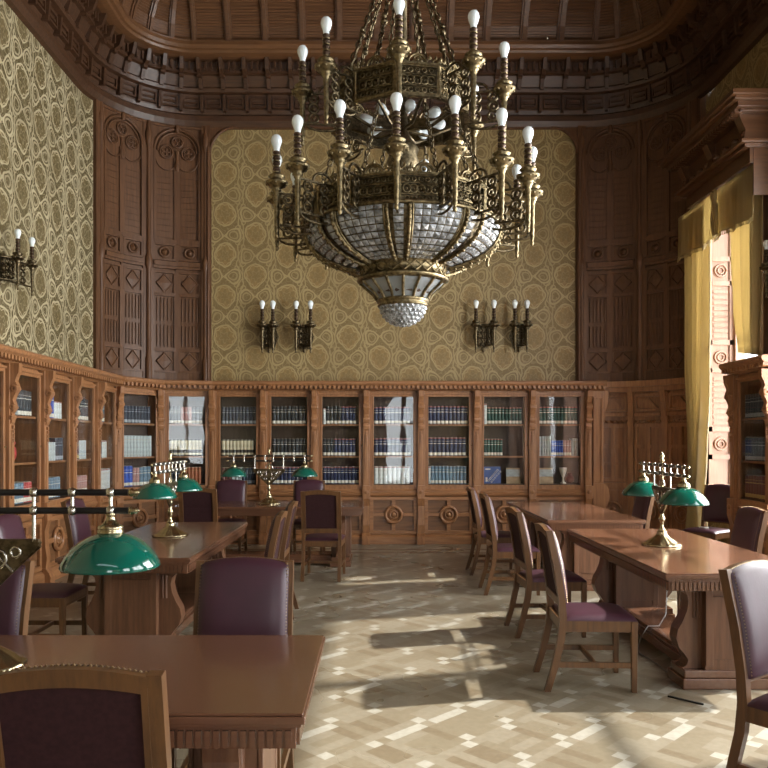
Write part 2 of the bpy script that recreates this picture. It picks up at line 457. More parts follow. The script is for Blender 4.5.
# ---- carved corner panelling (arc-mapped), wood frame round the back wall's wall covering
def corner_fn(side):
    def fn(u, n, z):
        t = R(22)+u/RC; r = RC-n
        x, y = CXL-r*cos(t), CY+r*sin(t)
        return (x if side < 0 else 2*XM-x, y, z)
    return fn
def corner_panel(side, name):
    p = MB(); p.fn = corner_fn(side)
    UT = R(68)*RC
    bays = [(.0, UT*.487), (UT*.487, UT)]
    for u in (0, UT*.487, UT):          # shafts
        p.lathe([(.055, 2.56), (.055, 2.9), (.04, 2.95), (.036, 4.3), (.06, 4.36), (.06, 4.48), (.034, 4.55), (.030, 6.2), (.05, 6.3), (.06, 6.42), (.035, 6.5), (.03, 6.62)], 10, (u, .05, 0))
        p.box(u-.085, u+.085, 0, .04, 2.56, 6.62)
    for u0, u1 in bays:
        a, bb = u0+.085, u1-.085; um = (a+bb)/2; W = bb-a
        p.box(a, bb, 0, .02, 2.56, 2.70, 0, 4); p.box(a, bb, 0, .085, 4.38, 4.45, 0, 4); p.box(a, bb, 0, .055, 4.34, 4.38, 0, 4); p.box(a, bb, 0, .045, 4.74, 4.80, 0, 4)
        p.box(um-.022, um+.022, 0, .03, 2.70, 6.0)
        for c0, c1 in ((a, um-.022), (um+.022, bb)):
            cm = (c0+c1)/2; hw = (c1-c0)/2
            for z0, z1 in ((2.70, 3.06), (3.93, 4.30)):
                p.frame(c0, c1, 0, .035, z0, z1, .03); zc = (z0+z1)/2; h = (z1-z0)/2-.045; q = hw-.045
                p.add([(cm-q, .012, zc), (cm, .012, zc-h), (cm+q, .012, zc), (cm, .012, zc+h), (cm, .024, zc)], [(0, 1, 4), (1, 2, 4), (2, 3, 4), (3, 0, 4)])
                p.tube([(cm-q, .02, zc), (cm, .02, zc-h), (cm+q, .02, zc), (cm, .02, zc+h)], .014, 5, 0, True)
            for z0, z1 in ((3.10, 3.46), (3.50, 3.89)):
                n = 5
                for i in range(n):
                    uu = c0+.03+(c1-c0-.06)*(i+.5)/n
                    p.lathe([(.001, z0), (.010, z0+.03), (.010, z1-.03), (.001, z1)], 6, (uu, .012, 0))
            p.frame(c0, c1, 0, .03, 3.06, 3.93, .025)
            p.frame(c0, c1, 0, .035, 4.47, 4.74, .03)
            p.ring((cm, .025, 4.605), .075, .018, 'y', 16, 5); p.lathe([(.05, .0), (.045, .03), (.0, .05)], 10, (cm, 0, 4.605), ax='y')
            p.box(c0, c0+.025, 0, .03, 4.8, 6.1); p.box(c1-.025, c1, 0, .03, 4.8, 6.1)
            for i in range(11): p.box(c0+.03, c1-.03, 0, .008, 4.84+i*.095, 4.84+i*.095+.085)
        rr = W/2-.01; zc = 6.56-rr
        p.box(a, a+.03, 0, .05, 4.8, zc); p.box(bb-.03, bb, 0, .05, 4.8, zc)
        p.ring((um, .03, zc), rr, .026, 'y', 20, 6, 0, 0, pi); p.ring((um, .03, zc), rr-.055, .014, 'y', 20, 6, 0, 0, pi)
        # pierced tracery under the arch
        for dx in (-.17, .17):
            p.ring((um+dx, .02, zc-.01), .10, .016, 'y', 14, 5)
            for k in range(4): p.ring((um+dx+.042*cos(k*pi/2+.78), .02, zc-.01+.042*sin(k*pi/2+.78)), .036, .010, 'y', 10, 4)
        p.ring((um, .02, zc+.16), .085, .015, 'y', 14, 5)
        for k in range(3): p.ring((um+.038*cos(k*2.09+pi/2), .02, zc+.16+.038*sin(k*2.09+pi/2)), .034, .010, 'y', 10, 4)
        p.lathe([(.03, zc-.30), (.05, zc-.2), (.02, zc-.1), (.03, zc+.02)], 8, (um, .02, 0))
        p.ring((um-.16, .02, zc-.12), .17, .014, 'y', 10, 5, 0, pi, 2*pi); p.ring((um+.16, .02, zc-.12), .17, .014, 'y', 10, 5, 0, pi, 2*pi)
        # spandrels
        for sgn in (-1, 1):
            pts = [(um+sgn*(W/2), 6.62), (um+sgn*(W/2), zc)]+[(um+sgn*rr*cos(t*pi/16), zc+rr*sin(t*pi/16)) for t in range(9)]+[(um, 6.62)]
            p.prism(pts, 'y', 0, .02)
        p.lathe([(.03, 6.5), (.045, 6.56), (.03, 6.62)], 8, (um, .05, 0))
    p.box(0, UT, 0, .05, 6.58, 6.62, 0, 12)
    struct(p.build(name, 'dark'))
corner_panel(-1, 'trim_corner_left'); corner_panel(1, 'trim_corner_right')
p = MB()
for sgn, x0 in ((1, CXL), (-1, CXR)):
    p.box(min(x0-.06*sgn, x0+.07*sgn), max(x0-.06*sgn, x0+.07*sgn), YB-.07, YB, 2.5, 6.65)
    p.lathe([(.022, 2.56), (.022, 6.3)], 8, (x0+.05*sgn, YB-.075, 0))
    xe = x0+.07*sgn; rr = .42; zt = 6.62
    pts = [(xe, zt), (xe, zt-rr)]+[(xe+sgn*(rr-rr*cos(t*pi/16)), zt-rr+rr*sin(t*pi/16)) for t in range(1, 9)]
    p.prism(pts, 'y', YB-.04, YB)
    p.tube([(xe+sgn*(rr-rr*cos(t*pi/16)), YB-.05, zt-rr+rr*sin(t*pi/16)) for t in range(9)], .022, 6)
p.box(CXL+.07, CXR-.07, YB-.05, YB, 6.60, 6.66)
struct(p.build('trim_back_frame', 'dark'))
p = MB(); p.T = mat_at(L1+R(20)*RC)
p.box(-.06, .06, 0, .06, 2.5, 6.62); p.lathe([(.025, 2.56), (.025, 6.5)], 8, (-.07, .05, 0)); p.T = None
p.T = mat_at(LT-L1-R(18)*RC); p.box(-.06, .06, 0, .06, 2.5, 6.62); p.T = None
struct(p.build('trim_wall_stiles', 'dark'))

# ---- wainscot in the right corner: curved oak dado with corbel, zigzag frieze and panels
d = MB(); d.fn = corner_fn(1)
U0, U1 = -.13, R(68)*RC-.22
d.box(U0, U1, .0, .16, 2.46, 2.55, 0, 14); d.box(U0, U1, .0, .11, 2.38, 2.46, 0, 14); d.box(U0, U1, .0, .07, 0, .16, 0, 14)
d.box(U0, U1, 0, .03, .16, 2.4, 0, 14)
nb = 3
for k in range(nb):
    a = U0+(U1-U0)*k/nb; bb = U0+(U1-U0)*(k+1)/nb; um = (a+bb)/2
    d.box(a-.05, a+.05, .03, .10, .16, 2.38); d.prism([(.03, 1.98), (.11, 1.98), (.13, 2.2), (.17, 2.38), (.03, 2.38)], 'x', a-.045, a+.045)
    for q in range(4): d.lathe([(.0, -.05), (.016, -.04), (.016, .04), (.0, .05)], 8, (a, .09+q*.015, 2.05+q*.08), ax='x')
    i0, i1 = a+.06, bb-.06
    d.frame(i0, i1, .03, .085, 2.08, 2.34, .035, 0, 3)
    d.prism([(i0+.06, 2.12), (i1-.06, 2.12), (um, 2.28)], 'y', .03, .075); d.box(i0, i1, .03, .105, 2.0, 2.05, 0, 3)
    n = 5
    for q in range(n): d.lathe([(.045, .0), (.045, .05), (.02, .065)], 10, (i0+(i1-i0)*(q+.5)/n, .03, 1.94), ax='y', a0=pi, a1=2*pi)
    d.frame(i0, i1, .03, .080, .98, 1.88, .05, 0, 3); d.box(um-.03, um+.03, .03, .078, 1.03, 1.83); d.box(i0, i1, .03, .074, 1.50, 1.56, 0, 3); d.box(i0, i1, .03, .07, 1.24, 1.28, 0, 3)
    d.box(i0, i1, .03, .08, .88, .96, 0, 3); d.frame(i0, i1, .03, .06, .20, .84, .05, 0, 3)
    d.ring((um, .05, .52), .12, .025, 'y', 16, 5); d.lathe([(.05, 0), (.04, .03), (0, .04)], 10, (um, .03, .52), ax='y')
struct(d.build('trim_wainscot', 'oak'))

# ---- windows with painted reveals
for k, (a, c) in enumerate(WIN):
    wn = MB(); X0, X1 = 5.17, 5.25
    wn.box(X0, X1, a, c, WZ0, WZ0+.1); wn.box(X0, X1, a, c, WZ1-.1, WZ1); wn.box(X0, X1, a, a+.1, WZ0, WZ1); wn.box(X0, X1, c-.1, c, WZ0, WZ1)
    mid = (a+c)/2; wn.box(X0-.02, X1, mid-.06, mid+.06, WZ0, WZ1); wn.box(X0, X1, a, c, 3.43, 3.47)
    for z in (1.5, 2.45): wn.box(X0+.02, X1-.02, a, c, z-.02, z+.02)
    wn.box(4.74, 5.2, a-.03, c+.03, WZ0-.05, WZ0+.002)
    o = struct(wn.build('window_%d' % (k+1), 'pink'))
    MB().box(5.205, 5.215, a+.05, c-.05, WZ0+.05, WZ1-.05).build('window_glass', 'glass', o)
    rv = MB()
    for yy, sg in ((c, -1), (a, 1)):
        y0, y1 = sorted((yy, yy+sg*.02)); rv.box(4.81, 5.17, y0, y1, WZ0, WZ1)
        y0, y1 = sorted((yy, yy+sg*.045))
        for z in (.55, 1.35, 1.75, 2.6, 3.0, 3.85, 4.2, 4.65):
            rv.box(4.81, 5.17, y0, y1, z, z+.07)
        rv.box(4.81, 4.86, y0, y1, WZ0, WZ1); rv.box(5.11, 5.17, y0, y1, WZ0, WZ1)
        for z in (1.55, 2.80, 4.05): rv.ring((4.985, yy+sg*.03, z+.02), .085, .016, 'y', 16, 5); rv.ring((4.985, yy+sg*.03, z+.02), .045, .012, 'y', 12, 5)
        for z0 in (1.82, 3.07):
            for i in range(9): rv.box(4.88, 5.09, *sorted((yy, yy+sg*.032)), z0+.03+i*.08, z0+.03+i*.08+.05)
    struct(rv.build('window_%d_reveal' % (k+1), 'pink'))
wn = MB(); a, c = FW[0], FW[1]; y0, y1 = YF-.22, YF-.14
wn.box(a, c, y0, y1, FW[2], FW[2]+.12); wn.box(a, c, y0, y1, FW[3]-.1, FW[3]); wn.box(a, a+.1, y0, y1, FW[2], FW[3]); wn.box(c-.1, c, y0, y1, FW[2], FW[3]); wn.box((a+c)/2-.05, (a+c)/2+.05, y0, y1, FW[2], FW[3])
for z in (1.1, 2.3): wn.box(a, c, y0+.02, y1-.02, z-.025, z+.025)
o = struct(wn.build('window_5', 'pink')); MB().box(a+.05, c-.05, YF-.185, YF-.175, FW[2]+.05, FW[3]-.05).build('window_glass', 'glass', o)
p = MB()       # casing round the visible window
for yy in (9.37, 11.10): p.box(4.74, 4.84, yy, yy+.09, 0, 4.9)
struct(p.build('trim_window_casing', 'dark'))

# ================================================================ BOOKCASES
def bookcase(w, dep, label, loc, rz, end=False, group='glazed bookcases along the walls'):
    t = thing('glazed_bookcase', label, 'bookcase', loc, rz, group)
    c = MB(); hd = dep-.005
    c.box(-.055, .03, .012, hd, .12, 2.40, 0); c.box(w-.09, w-.057+(.057 if end else 0), .012, hd, .12, 2.40, 0)
    c.box(.03, w-.03, hd-.02, hd, .12, 2.40, 1); c.box(.03, w-.03, .03, hd-.02, .86, .94, 1); c.box(.03, w-.03, .012, hd-.02, 2.32, 2.40, 0)
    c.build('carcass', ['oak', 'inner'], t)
    s0 = .055
    p = MB(); p.box(-.05, w-.063, -.055, .10, 0, .11); p.prism([(-.055, .11), (.02, .11), (.02, .16), (-.02, .15)], 'x', -.05, w-.063); p.build('plinth', 'oakh', t, .004)
    # lower panel door with medallion
    p = MB(); p.frame(s0, w-s0, -.022, .03, .16, .74, .055); p.box(s0+.05, w-s0-.05, .012, .03, .21, .69, 1)
    um = w/2
    for a in (um-.028, ): p.box(a, a+.056, -.020, .02, .21, .36); p.box(a, a+.056, -.020, .02, .57, .69)
    p.box(s0+.05, um-.11, -.020, .02, .435, .490); p.box(um+.11, w-s0-.05, -.020, .02, .435, .490)
    po = p.build('panel_door', ['oakh', 'oakp'], t, .003)
    q = MB(); q.ring((um, -.012, .46), .125, .026, 'y', 24, 6); q.lathe([(.115, .012), (.10, .004), (.06, .0)], 20, (um, 0, .46), ax='y')
    q.ring((um, -.015, .46), .058, .012, 'y', 18, 5); q.lathe([(.040, -.01), (.030, -.03), (.0, -.036)], 12, (um, 0, .46), ax='y')
    q.build('medallion', 'oak', po)
    p = MB(); p.prism([(.02, .74), (-.02, .745), (-.045, .77), (-.05, .80), (-.03, .815), (-.03, .835), (-.012, .86), (.02, .86)], 'x', s0, w-s0)
    p.build('waist_moulding', 'oakh', t)
    # glazed door
    g0, g1, z0, z1 = s0+.060, w-s0-.060, .955, 2.285
    p = MB(); p.frame(s0, w-s0, -.012, .02, .86, 2.37, .045); p.frame(s0+.04, w-s0-.04, -.022, .01, .905, 2.33, .022)
    p.box(s0, w-s0, -.03, .01, 2.345, 2.37)
    d = p.build('glazed_door', 'oak', t, .003)
    MB().box(g0-.03, g1+.03, .0, .004, z0-.03, z1+.03).build('glass_pane', 'glass', d)
    MB().sph((w-s0-.022, -.018, 1.55), .011, 8).build('key_plate', 'polbrass', d)
    for z in (1.378, 1.878):
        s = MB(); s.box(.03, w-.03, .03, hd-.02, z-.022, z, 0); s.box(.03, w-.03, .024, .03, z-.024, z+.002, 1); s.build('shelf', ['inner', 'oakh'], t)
    def pil(x, par, ww=.052):
        p = MB()
        p.box(x-ww, x+ww, -.05, .03, .86, 2.40); p.box(x-ww*.5, x+ww*.5, -.062, -.05, 1.02, 1.72)
        p.box(x-ww-.006, x+ww+.006, -.085, .02, .72, .92); p.lathe([(.034, -.085), (.03, -.098), (.0, -.103)], 10, (x, 0, .82), ax='y')
        p.prism([(.02, .16), (-.06, .16), (-.075, .30), (-.055, .42), (-.05, .60), (-.085, .72), (.02, .72)], 'x', x-ww, x+ww)
        p.prism([(.02, 0), (-.115, 0), (-.12, .08), (-.10, .13), (-.06, .18), (.02, .18)], 'x', x-ww-.01, x+ww+.01)
        o = p.build('pilaster', 'oak', par, .003)
        k = MB()
        pr = [(-.05, 1.78), (-.066, 1.80), (-.074, 1.85), (-.064, 1.90), (-.085, 1.92), (-.092, 1.98), (-.075, 2.03), (-.09, 2.07), (-.115, 2.12), (-.118, 2.18), (-.10, 2.22), (-.11, 2.26), (-.135, 2.31), (-.14, 2.40), (-.05, 2.40)]
        k.prism(pr, 'x', x-ww*.72, x+ww*.72)
        for zc, yc, r in ((2.145, -.088, .038), (1.955, -.07, .028), (1.85, -.055, .024)): k.lathe([(r, -ww*.9), (r*.8, -ww), (r*.3, -ww), (r*.3, ww), (r*.8, ww), (r, ww*.9), (r, -ww*.9)], 12, (x, yc, zc), ax='x')
        for i in range(4): k.box(x-.014, x+.014, -.075-.0*i, -.05, 1.60+.045*i, 1.635+.045*i)
        k.build('corbel', 'oak', o, .003)
    pil(0, t)
    if end: pil(w, t)
    return t
XF = -3.75; YFB = 12.05
bx = [-2.54, -1.742, -.941, -.133, .722, 1.593, 2.463, 3.342]
ordn = ['first', 'second', 'third', 'fourth', 'fifth', 'sixth', 'seventh']
CASES = {}
ly = [7.0, 7.83, 8.66, 9.49, 10.32, 11.15]
lname = ['left-wall bookcase at the left edge', 'second left-wall bookcase', 'third left-wall bookcase', 'fourth left-wall bookcase', 'fifth left-wall bookcase']
for i in range(5):
    CASES['L%d' % i] = (bookcase(ly[i+1]-ly[i], .42, 'glazed oak bookcase, the '+lname[i]+' counted from the left edge', (XF, ly[i], 0), pi/2), ly[i+1]-ly[i], .42, lname[i])
P0, P1, P2 = (XF, 11.15), (-3.30, 11.86), (bx[0], YFB)
for nm, a, b_, txt in (('A', P0, P1, 'left corner bookcase'), ('B', P1, P2, 'right corner bookcase')):
    L = hypot(b_[0]-a[0], b_[1]-a[1])
    CASES[nm] = (bookcase(L, .22, 'narrow glazed oak bookcase in the rounded corner, the '+txt, (a[0], a[1], 0), atan2(b_[1]-a[1], b_[0]-a[0])), L, .22, txt)
bextra = ['', '', ' behind the far left table', ' with the brightest reflections in its glass', ' full of dark blue sets', ' holding green volumes and a blue picture book', ' ending the back row at the right']
for i in range(7):
    CASES['B%d' % i] = (bookcase(bx[i+1]-bx[i], .24, '%s back-wall glazed oak bookcase from the left%s' % (ordn[i], bextra[i]), (bx[i], YFB, 0), 0, i == 6), bx[i+1]-bx[i], .24, '%s back-wall bookcase' % ordn[i])
for i, (y, tx) in enumerate(((9.25, 'right-wall bookcase beside the window'), )):
    CASES['R%d' % i] = (bookcase(.85, .38, 'dark glazed oak '+tx, (4.35, y, 0), -pi/2, True), .85, .38, tx)
# end panel of the back row with scrolled console
t = thing('bookcase_end_panel', 'carved oak end panel with scrolled console closing the back row of bookcases', 'panel', (3.41, YFB, 0))
e = MB(); e.box(0, .17, -.03, .235, 0, 2.4); e.frame(.01, .16, -.045, -.03, .95, 2.3, .03); e.build('post', 'oak', t, .004)
e = MB(); e.prism([(.0, .25), (.14, .25), (.17, .45), (.22, .60), (.26, .75), (.24, .88), (.17, .95), (.0, .95)], 'y', -.055, .06)
e.ring((.19, .01, .76), .045, .02, 'y', 14, 6); e.build('console', 'oak', t, .004); e = MB(); e.prism([(.16, 1.9), (.20, 1.95), (.19, 2.05), (.24, 2.2), (.26, 2.4), (.16, 2.4)], 'y', -.02, .06); e.build('console', 'oak', t, .004)
e = MB(); e.box(-.01, .20, -.07, .2, 0, .14); e.build('plinth', 'oakh', t, .004)

def cornice(name, pts, label):
    # pts: front polyline, room on its right-hand side when walking along it
    n = len(pts); path = []
    for i, (x, y) in enumerate(pts):
        def nrm(a, b): L = hypot(b[0]-a[0], b[1]-a[1]); return ((b[1]-a[1])/L, -(b[0]-a[0])/L)
        n1 = nrm(pts[i-1], pts[i]) if i else nrm(pts[0], pts[1]); n2 = nrm(pts[i], pts[i+1]) if i < n-1 else n1
        mx, my = n1[0]+n2[0], n1[1]+n2[1]; L2 = (mx*mx+my*my)/2; path.append((x, y, mx/L2, my/L2))
    m = MB()
    m.sweep(path, [(-.20, 2.402), (.02, 2.402), (.035, 2.42), (.05, 2.425), (.05, 2.465), (.12, 2.475), (.145, 2.50), (.15, 2.52), (.15, 2.535), (.135, 2.55), (-.20, 2.55)], closed=True)
    o = m.build(name, 'oakh'); tag(o, label, 'cornice')
    for (x0, y0), (x1, y1) in zip(pts, pts[1:]):
        q = MB()
        L = hypot(x1-x0, y1-y0); k = int(L/.072); a = atan2(y1-y0, x1-x0)
        for i in range(k):
            f = (i+.5)/k; q.T = Matrix.Translation((x0+(x1-x0)*f, y0+(y1-y0)*f, 0)) @ Matrix.Rotation(a, 4, 'Z')
            q.prism([(-.022, 2.476), (.022, 2.476), (.020, 2.438), (0, 2.424), (-.020, 2.438)], 'y', -.125, -.045); q.box(-L/k/2-.003, L/k/2+.003, -.06, -.045, 2.455, 2.476)
        q.T = None; q.build('dentils', 'oak', o)
cornice('bookcase_cornice', [(XF, 7.0), P0, P1, P2, (3.60, YFB)], 'dentilled oak cornice running along the tops of the left and back bookcases')
cornice('bookcase_cornice', [(4.35, 9.38), (4.35, 8.34)], 'dark dentilled oak cornice on top of the right-wall bookcase')

# ---------------------------------------------------------------- books
STY = {'navy': ((.018, .027, .075), 'white', 'red'), 'black': ((.016, .020, .026), 'white', None), 'green': ((.014, .070, .055), 'white', 'red'), 'cream': ((.030, .026, .022), 'cream', None),
       'white': ((.62, .66, .64), None, 'red'), 'slate': ((.13, .21, .28), 'white', None), 'blue': ((.03, .09, .42), 'white', None), 'pale': ((.42, .47, .47), None, None),
       'rust': ((.36, .13, .06), None, None), 'rose': ((.40, .22, .20), 'white', None), 'maroon': ((.10, .018, .022), 'gold', None), 'ink': ((.028, .036, .055), 'silver', None), 'red': ((.42, .05, .05), 'white', None)}
for k, v in STY.items(): MT['bk_'+k] = plain('cloth_'+k, v[0], .45, 0, .4, .15, 20)
MT['b_white'] = plain('spine_label_white', (.70, .66, .56), .5); MT['b_red'] = plain('spine_title_red', (.30, .07, .06), .5); MT['b_cream'] = plain('spine_cream', (.62, .56, .38), .5)
MT['b_gold'] = plain('spine_gilt', (.50, .36, .12), .4); MT['b_silver'] = plain('spine_silver', (.30, .33, .36), .4); MT['pages'] = plain('page_block', (.62, .56, .44), .8)
BK = {}
def book_mesh(st, th, h, dp):
    key = (st, round(th, 4), round(h, 3), dp)
    if key in BK: return BK[key]
    m = MB(); _, b1, b2 = STY[st]
    def pro(e, y1): return [(-th/2-e, y1), (-th/2-e, .006)]+[(-(th/2+e)*cos(a*pi/6), .010-(.020+e)*sin(a*pi/6)) for a in range(1, 6)]+[(th/2+e, .006), (th/2+e, y1)]
    m.prism(pro(0, dp), 'z', 0, h, 0); m.box(-th/2+.004, th/2-.004, .012, dp+.001, h-.001, h+.002, 3)
    ms = ['bk_'+st, 'b_'+(b1 or 'gold'), 'b_'+(b2 or 'gold'), 'pages']
    if b1 == 'cream': m.prism(pro(.0007, .02), 'z', h*.38, h*.93, 1); m.prism(pro(.0007, .02), 'z', .02, .05, 1)
    elif b1: m.prism(pro(.0007, .02), 'z', .012, .055, 1); m.prism(pro(.0006, .02), 'z', h*.66, h*.69, 1)
    if b2: m.prism(pro(.0007, .02), 'z', h*.945, h*.99, 2)
    m.prism(pro(.0005, .02), 'z', h*.80, h*.81, 1)
    o = m.build('book', ms); BK[key] = o; return o
SZ = {'top': 1.880, 'middle': 1.380, 'bottom': .942}
USED = set()
def place_obj_on(case, x, y, z, o):
    root, w_, d_, _ = CASES[case]
    M4 = Matrix.Translation(root.location) @ Matrix.Rotation(root.rotation_euler[2], 4, 'Z')
    o.location = M4 @ Vector((x, y, z)); o.rotation_euler = (0, 0, root.rotation_euler[2])
def shelf(case, lev, runs):
    root, w_, d_, nm = CASES[case]; x = .125; rr = random.Random(hash((len(case), case[-1], lev[0])) & 0 or sum(map(ord, case+lev)))
    for st, n, th, h, txt in runs:
        if st is None: x += th; continue
        for i in range(n):
            hv = h*rr.choice((1, 1, .985)); tv = th*rr.choice((1, .94))
            if x+tv > w_-.118: break
            src = book_mesh(st, tv, hv, .16)
            o = src if id(src) not in USED else src.copy()
            if id(src) in USED: COL.objects.link(o)
            USED.add(id(src))
            place_obj_on(case, x+tv/2, .052, SZ[lev], o)
            tag(o, '%s on the %s shelf of the %s' % (txt, lev, nm), 'book', '%s on the %s shelf of the %s' % (txt.split(' volume')[0]+' volumes', lev, nm))
            x += tv+.0045
V = ' volume'
S = shelf
S('B0', 'top', [('ink', 12, .052, .275, 'black bound volume with silver label')]); S('B0', 'middle', [('cream', 12, .054, .26, 'dark volume with wide cream label')]); S('B0', 'bottom', [('maroon', 3, .05, .25, 'dark red volume'), ('pale', 3, .05, .26, 'pale grey volume'), ('ink', 5, .052, .25, 'black volume')])
S('B1', 'top', [('black', 12, .056, .285, 'black volume with white foot label')]); S('B1', 'middle', [('black', 12, .056, .27, 'black volume with white foot label')]); S('B1', 'bottom', [('navy', 12, .058, .265, 'navy blue volume with red head')])
S('B2', 'top', [('white', 1, .04, .25, 'single white-spined volume'), ('black', 4, .055, .285, 'black volume with white foot label'), ('navy', 5, .058, .28, 'navy volume with red head')]); S('B2', 'middle', [('black', 3, .052, .27, 'black volume with white foot label'), ('navy', 8, .056, .272, 'navy volume with red head')]); S('B2', 'bottom', [('navy', 12, .054, .265, 'navy blue volume with red head')])
S('B3', 'top', [('navy', 12, .060, .27, 'blue-black volume seen through reflections')]); S('B3', 'middle', [('navy', 12, .060, .28, 'navy volume with red head')]); S('B3', 'bottom', [('white', 12, .068, .27, 'thick white-spined volume')])
S('B4', 'top', [('navy', 12, .060, .285, 'navy volume with red head')]); S('B4', 'middle', [('navy', 12, .062, .29, 'navy volume with red head')]); S('B4', 'bottom', [('white', 1, .03, .27, 'thin white volume'), ('slate', 12, .054, .275, 'slate blue volume')])
S('B5', 'top', [('white', 1, .05, .32, 'tall white volume'), ('green', 12, .052, .265, 'dark green volume with red head')]); S('B5', 'middle', [('green', 6, .046, .27, 'dark green volume with red head')])
S('B6', 'top', [('green', 13, .052, .275, 'dark green volume with red head')]); S('B6', 'middle', [('pale', 5, .036, .31, 'pale grey-blue volume'), ('blue', 5, .034, .245, 'bright blue volume'), ('rose', 3, .04, .25, 'pink and white volume'), ('pale', 3, .03, .28, 'pale cream thin volume')])
S('A', 'top', [('ink', 10, .058, .26, 'black volume with silver label')]); S('A', 'middle', [('ink', 1, .05, .28, 'single black volume'), ('pale', 9, .056, .315, 'tall pale grey volume')]); S('A', 'bottom', [('blue', 3, .07, .30, 'broad blue volume'), ('rose', 2, .06, .27, 'pink volume'), ('slate', 3, .07, .28, 'slate blue volume')])
S('B', 'top', [('black', 3, .052, .28, 'black volume with white foot label'), ('rose', 3, .055, .27, 'pinkish volume'), ('black', 5, .052, .27, 'jet black volume')]); S('B', 'middle', [('cream', 11, .052, .265, 'dark volume with wide cream label')]); S('B', 'bottom', [('ink', 3, .05, .25, 'black volume'), ('rust', 6, .05, .26, 'rust brown volume')])
S('L4', 'top', [('slate', 5, .07, .27, 'slate grey volume')]); S('L4', 'middle', [('ink', 4, .06, .26, 'black volume'), ('white', 3, .06, .24, 'white volume')]); S('L4', 'bottom', [('white', 8, .07, .28, 'white volume')])
S('L3', 'top', [('black', 8, .07, .28, 'black volume with white foot label')]); S('L3', 'middle', [('maroon', 4, .06, .26, 'dark red volume'), ('pale', 4, .06, .24, 'pale grey volume')]); S('L3', 'bottom', [('rose', 9, .055, .22, 'pinkish volume')])
S('L2', 'top', [('blue', 4, .075, .32, 'broad blue volume'), ('white', 4, .07, .2, 'white volume')]); S('L2', 'middle', [('pale', 5, .07, .22, 'pale grey volume'), ('ink', 3, .07, .27, 'black volume')]); S('L2', 'bottom', [('slate', 7, .07, .24, 'slate grey volume')])
S('L1', 'top', [('ink', 3, .07, .28, 'black volume'), ('black', 5, .065, .28, 'black volume with white foot label')]); S('L1', 'bottom', [('slate', 5, .07, .22, 'slate grey volume'), ('red', 4, .06, .22, 'red volume')])
S('L0', 'top', [('maroon', 9, .06, .28, 'dark red volume')]); S('L0', 'middle', [('black', 9, .06, .28, 'black volume')]); S('L0', 'bottom', [('slate', 8, .07, .26, 'slate grey volume')])
S('R0', 'top', [('ink', 9, .06, .28, 'black volume')]); S('R0', 'middle', [('ink', 8, .06, .27, 'black volume')]); S('R0', 'bottom', [('maroon', 8, .06, .27, 'dark red volume')])
# display pieces behind the glass
def standing(case, x, y, z, w_, h, cov, label, pat=None):
    t = thing('picture_book', label, 'book'); place_obj_on(case, x, y, z, t)
    tl = Matrix.Rotation(R(-9), 4, 'X')
    m = MB(); m.T = tl; m.box(-w_/2, w_/2, 0, .022, 0, h, 0); m.box(-w_/2+.004, w_/2-.004, .003, .019, h-.001, h+.001, 1); m.build('cover', [cov, 'pages'], t)
    if pat:
        q = MB(); q.T = tl
        pat(q, w_, h); q.build('cover_design', pat.mats, t)
def pat1(q, w_, h):
    for i in range(6): 
        cx, cz = -.06+.028*i, .05+.032*i
        q.ring((cx, -.001, cz), .018, .005, 'y', 4, 4, i % 2); q.ring((cx+.045, -.001, cz-.02), .014, .004, 'y', 4, 4, 1)
    q.box(-w_/2+.02, -w_/2+.10, -.002, 0, h-.05, h-.03, 1); q.box(-w_/2+.02, -w_/2+.05, -.002, 0, .03, .10, 1)
pat1.mats = ['pages', 'white']
def pat2(q, w_, h): q.box(-w_/2, w_/2, -.002, 0, h*.45, h*.9, 0)
pat2.mats = ['bk_pale']
MT['tan'] = plain('tan_cover', (.42, .30, .17), .6); MT['royal'] = plain('royal_blue_cover', (.05, .10, .30), .4)
standing('B5', .27, .09, SZ['bottom'], .26, .27, 'royal', 'blue picture book with white knot design propped behind glass', pat1)
standing('B5', .60, .09, SZ['bottom'], .22, .25, 'tan', 'tan picture book propped beside the blue picture book', pat2)
standing('B6', .24, .09, SZ['bottom'], .24, .25, 'tan', 'tan and grey picture book on bottom shelf of the last back bookcase', pat2)
o = MB().lathe([(.045, 0), (.05, .01), (.02, .03), (.014, .09), (.03, .13), (.055, .20), (.06, .25), (.052, .252), (.02, .15)], 14).build('goblet_vase', 'white'); tag(o, 'white goblet vase standing beside the tan and grey picture book', 'vase'); place_obj_on('B6', .52, .12, SZ['bottom'], o)
o = MB().sph((0, 0, .07), .07, 12, 0, 1, 1).lathe([(.04, .13), (.03, .15), (.045, .17)], 12).build('round_jar', 'bk_maroon'); tag(o, 'dark red round jar behind the white goblet vase', 'jar'); place_obj_on('B6', .63, .13, SZ['bottom'], o)
o = MB().sph((0, 0, .10), .075, 12, 0, .8, 1.3).lathe([(.03, .17), (.05, .21), (.03, .24)], 12).build('red_vase', 'bk_red'); tag(o, 'red vase on the middle shelf of the second left-wall bookcase', 'vase'); place_obj_on('L1', .40, .15, SZ['middle'], o)

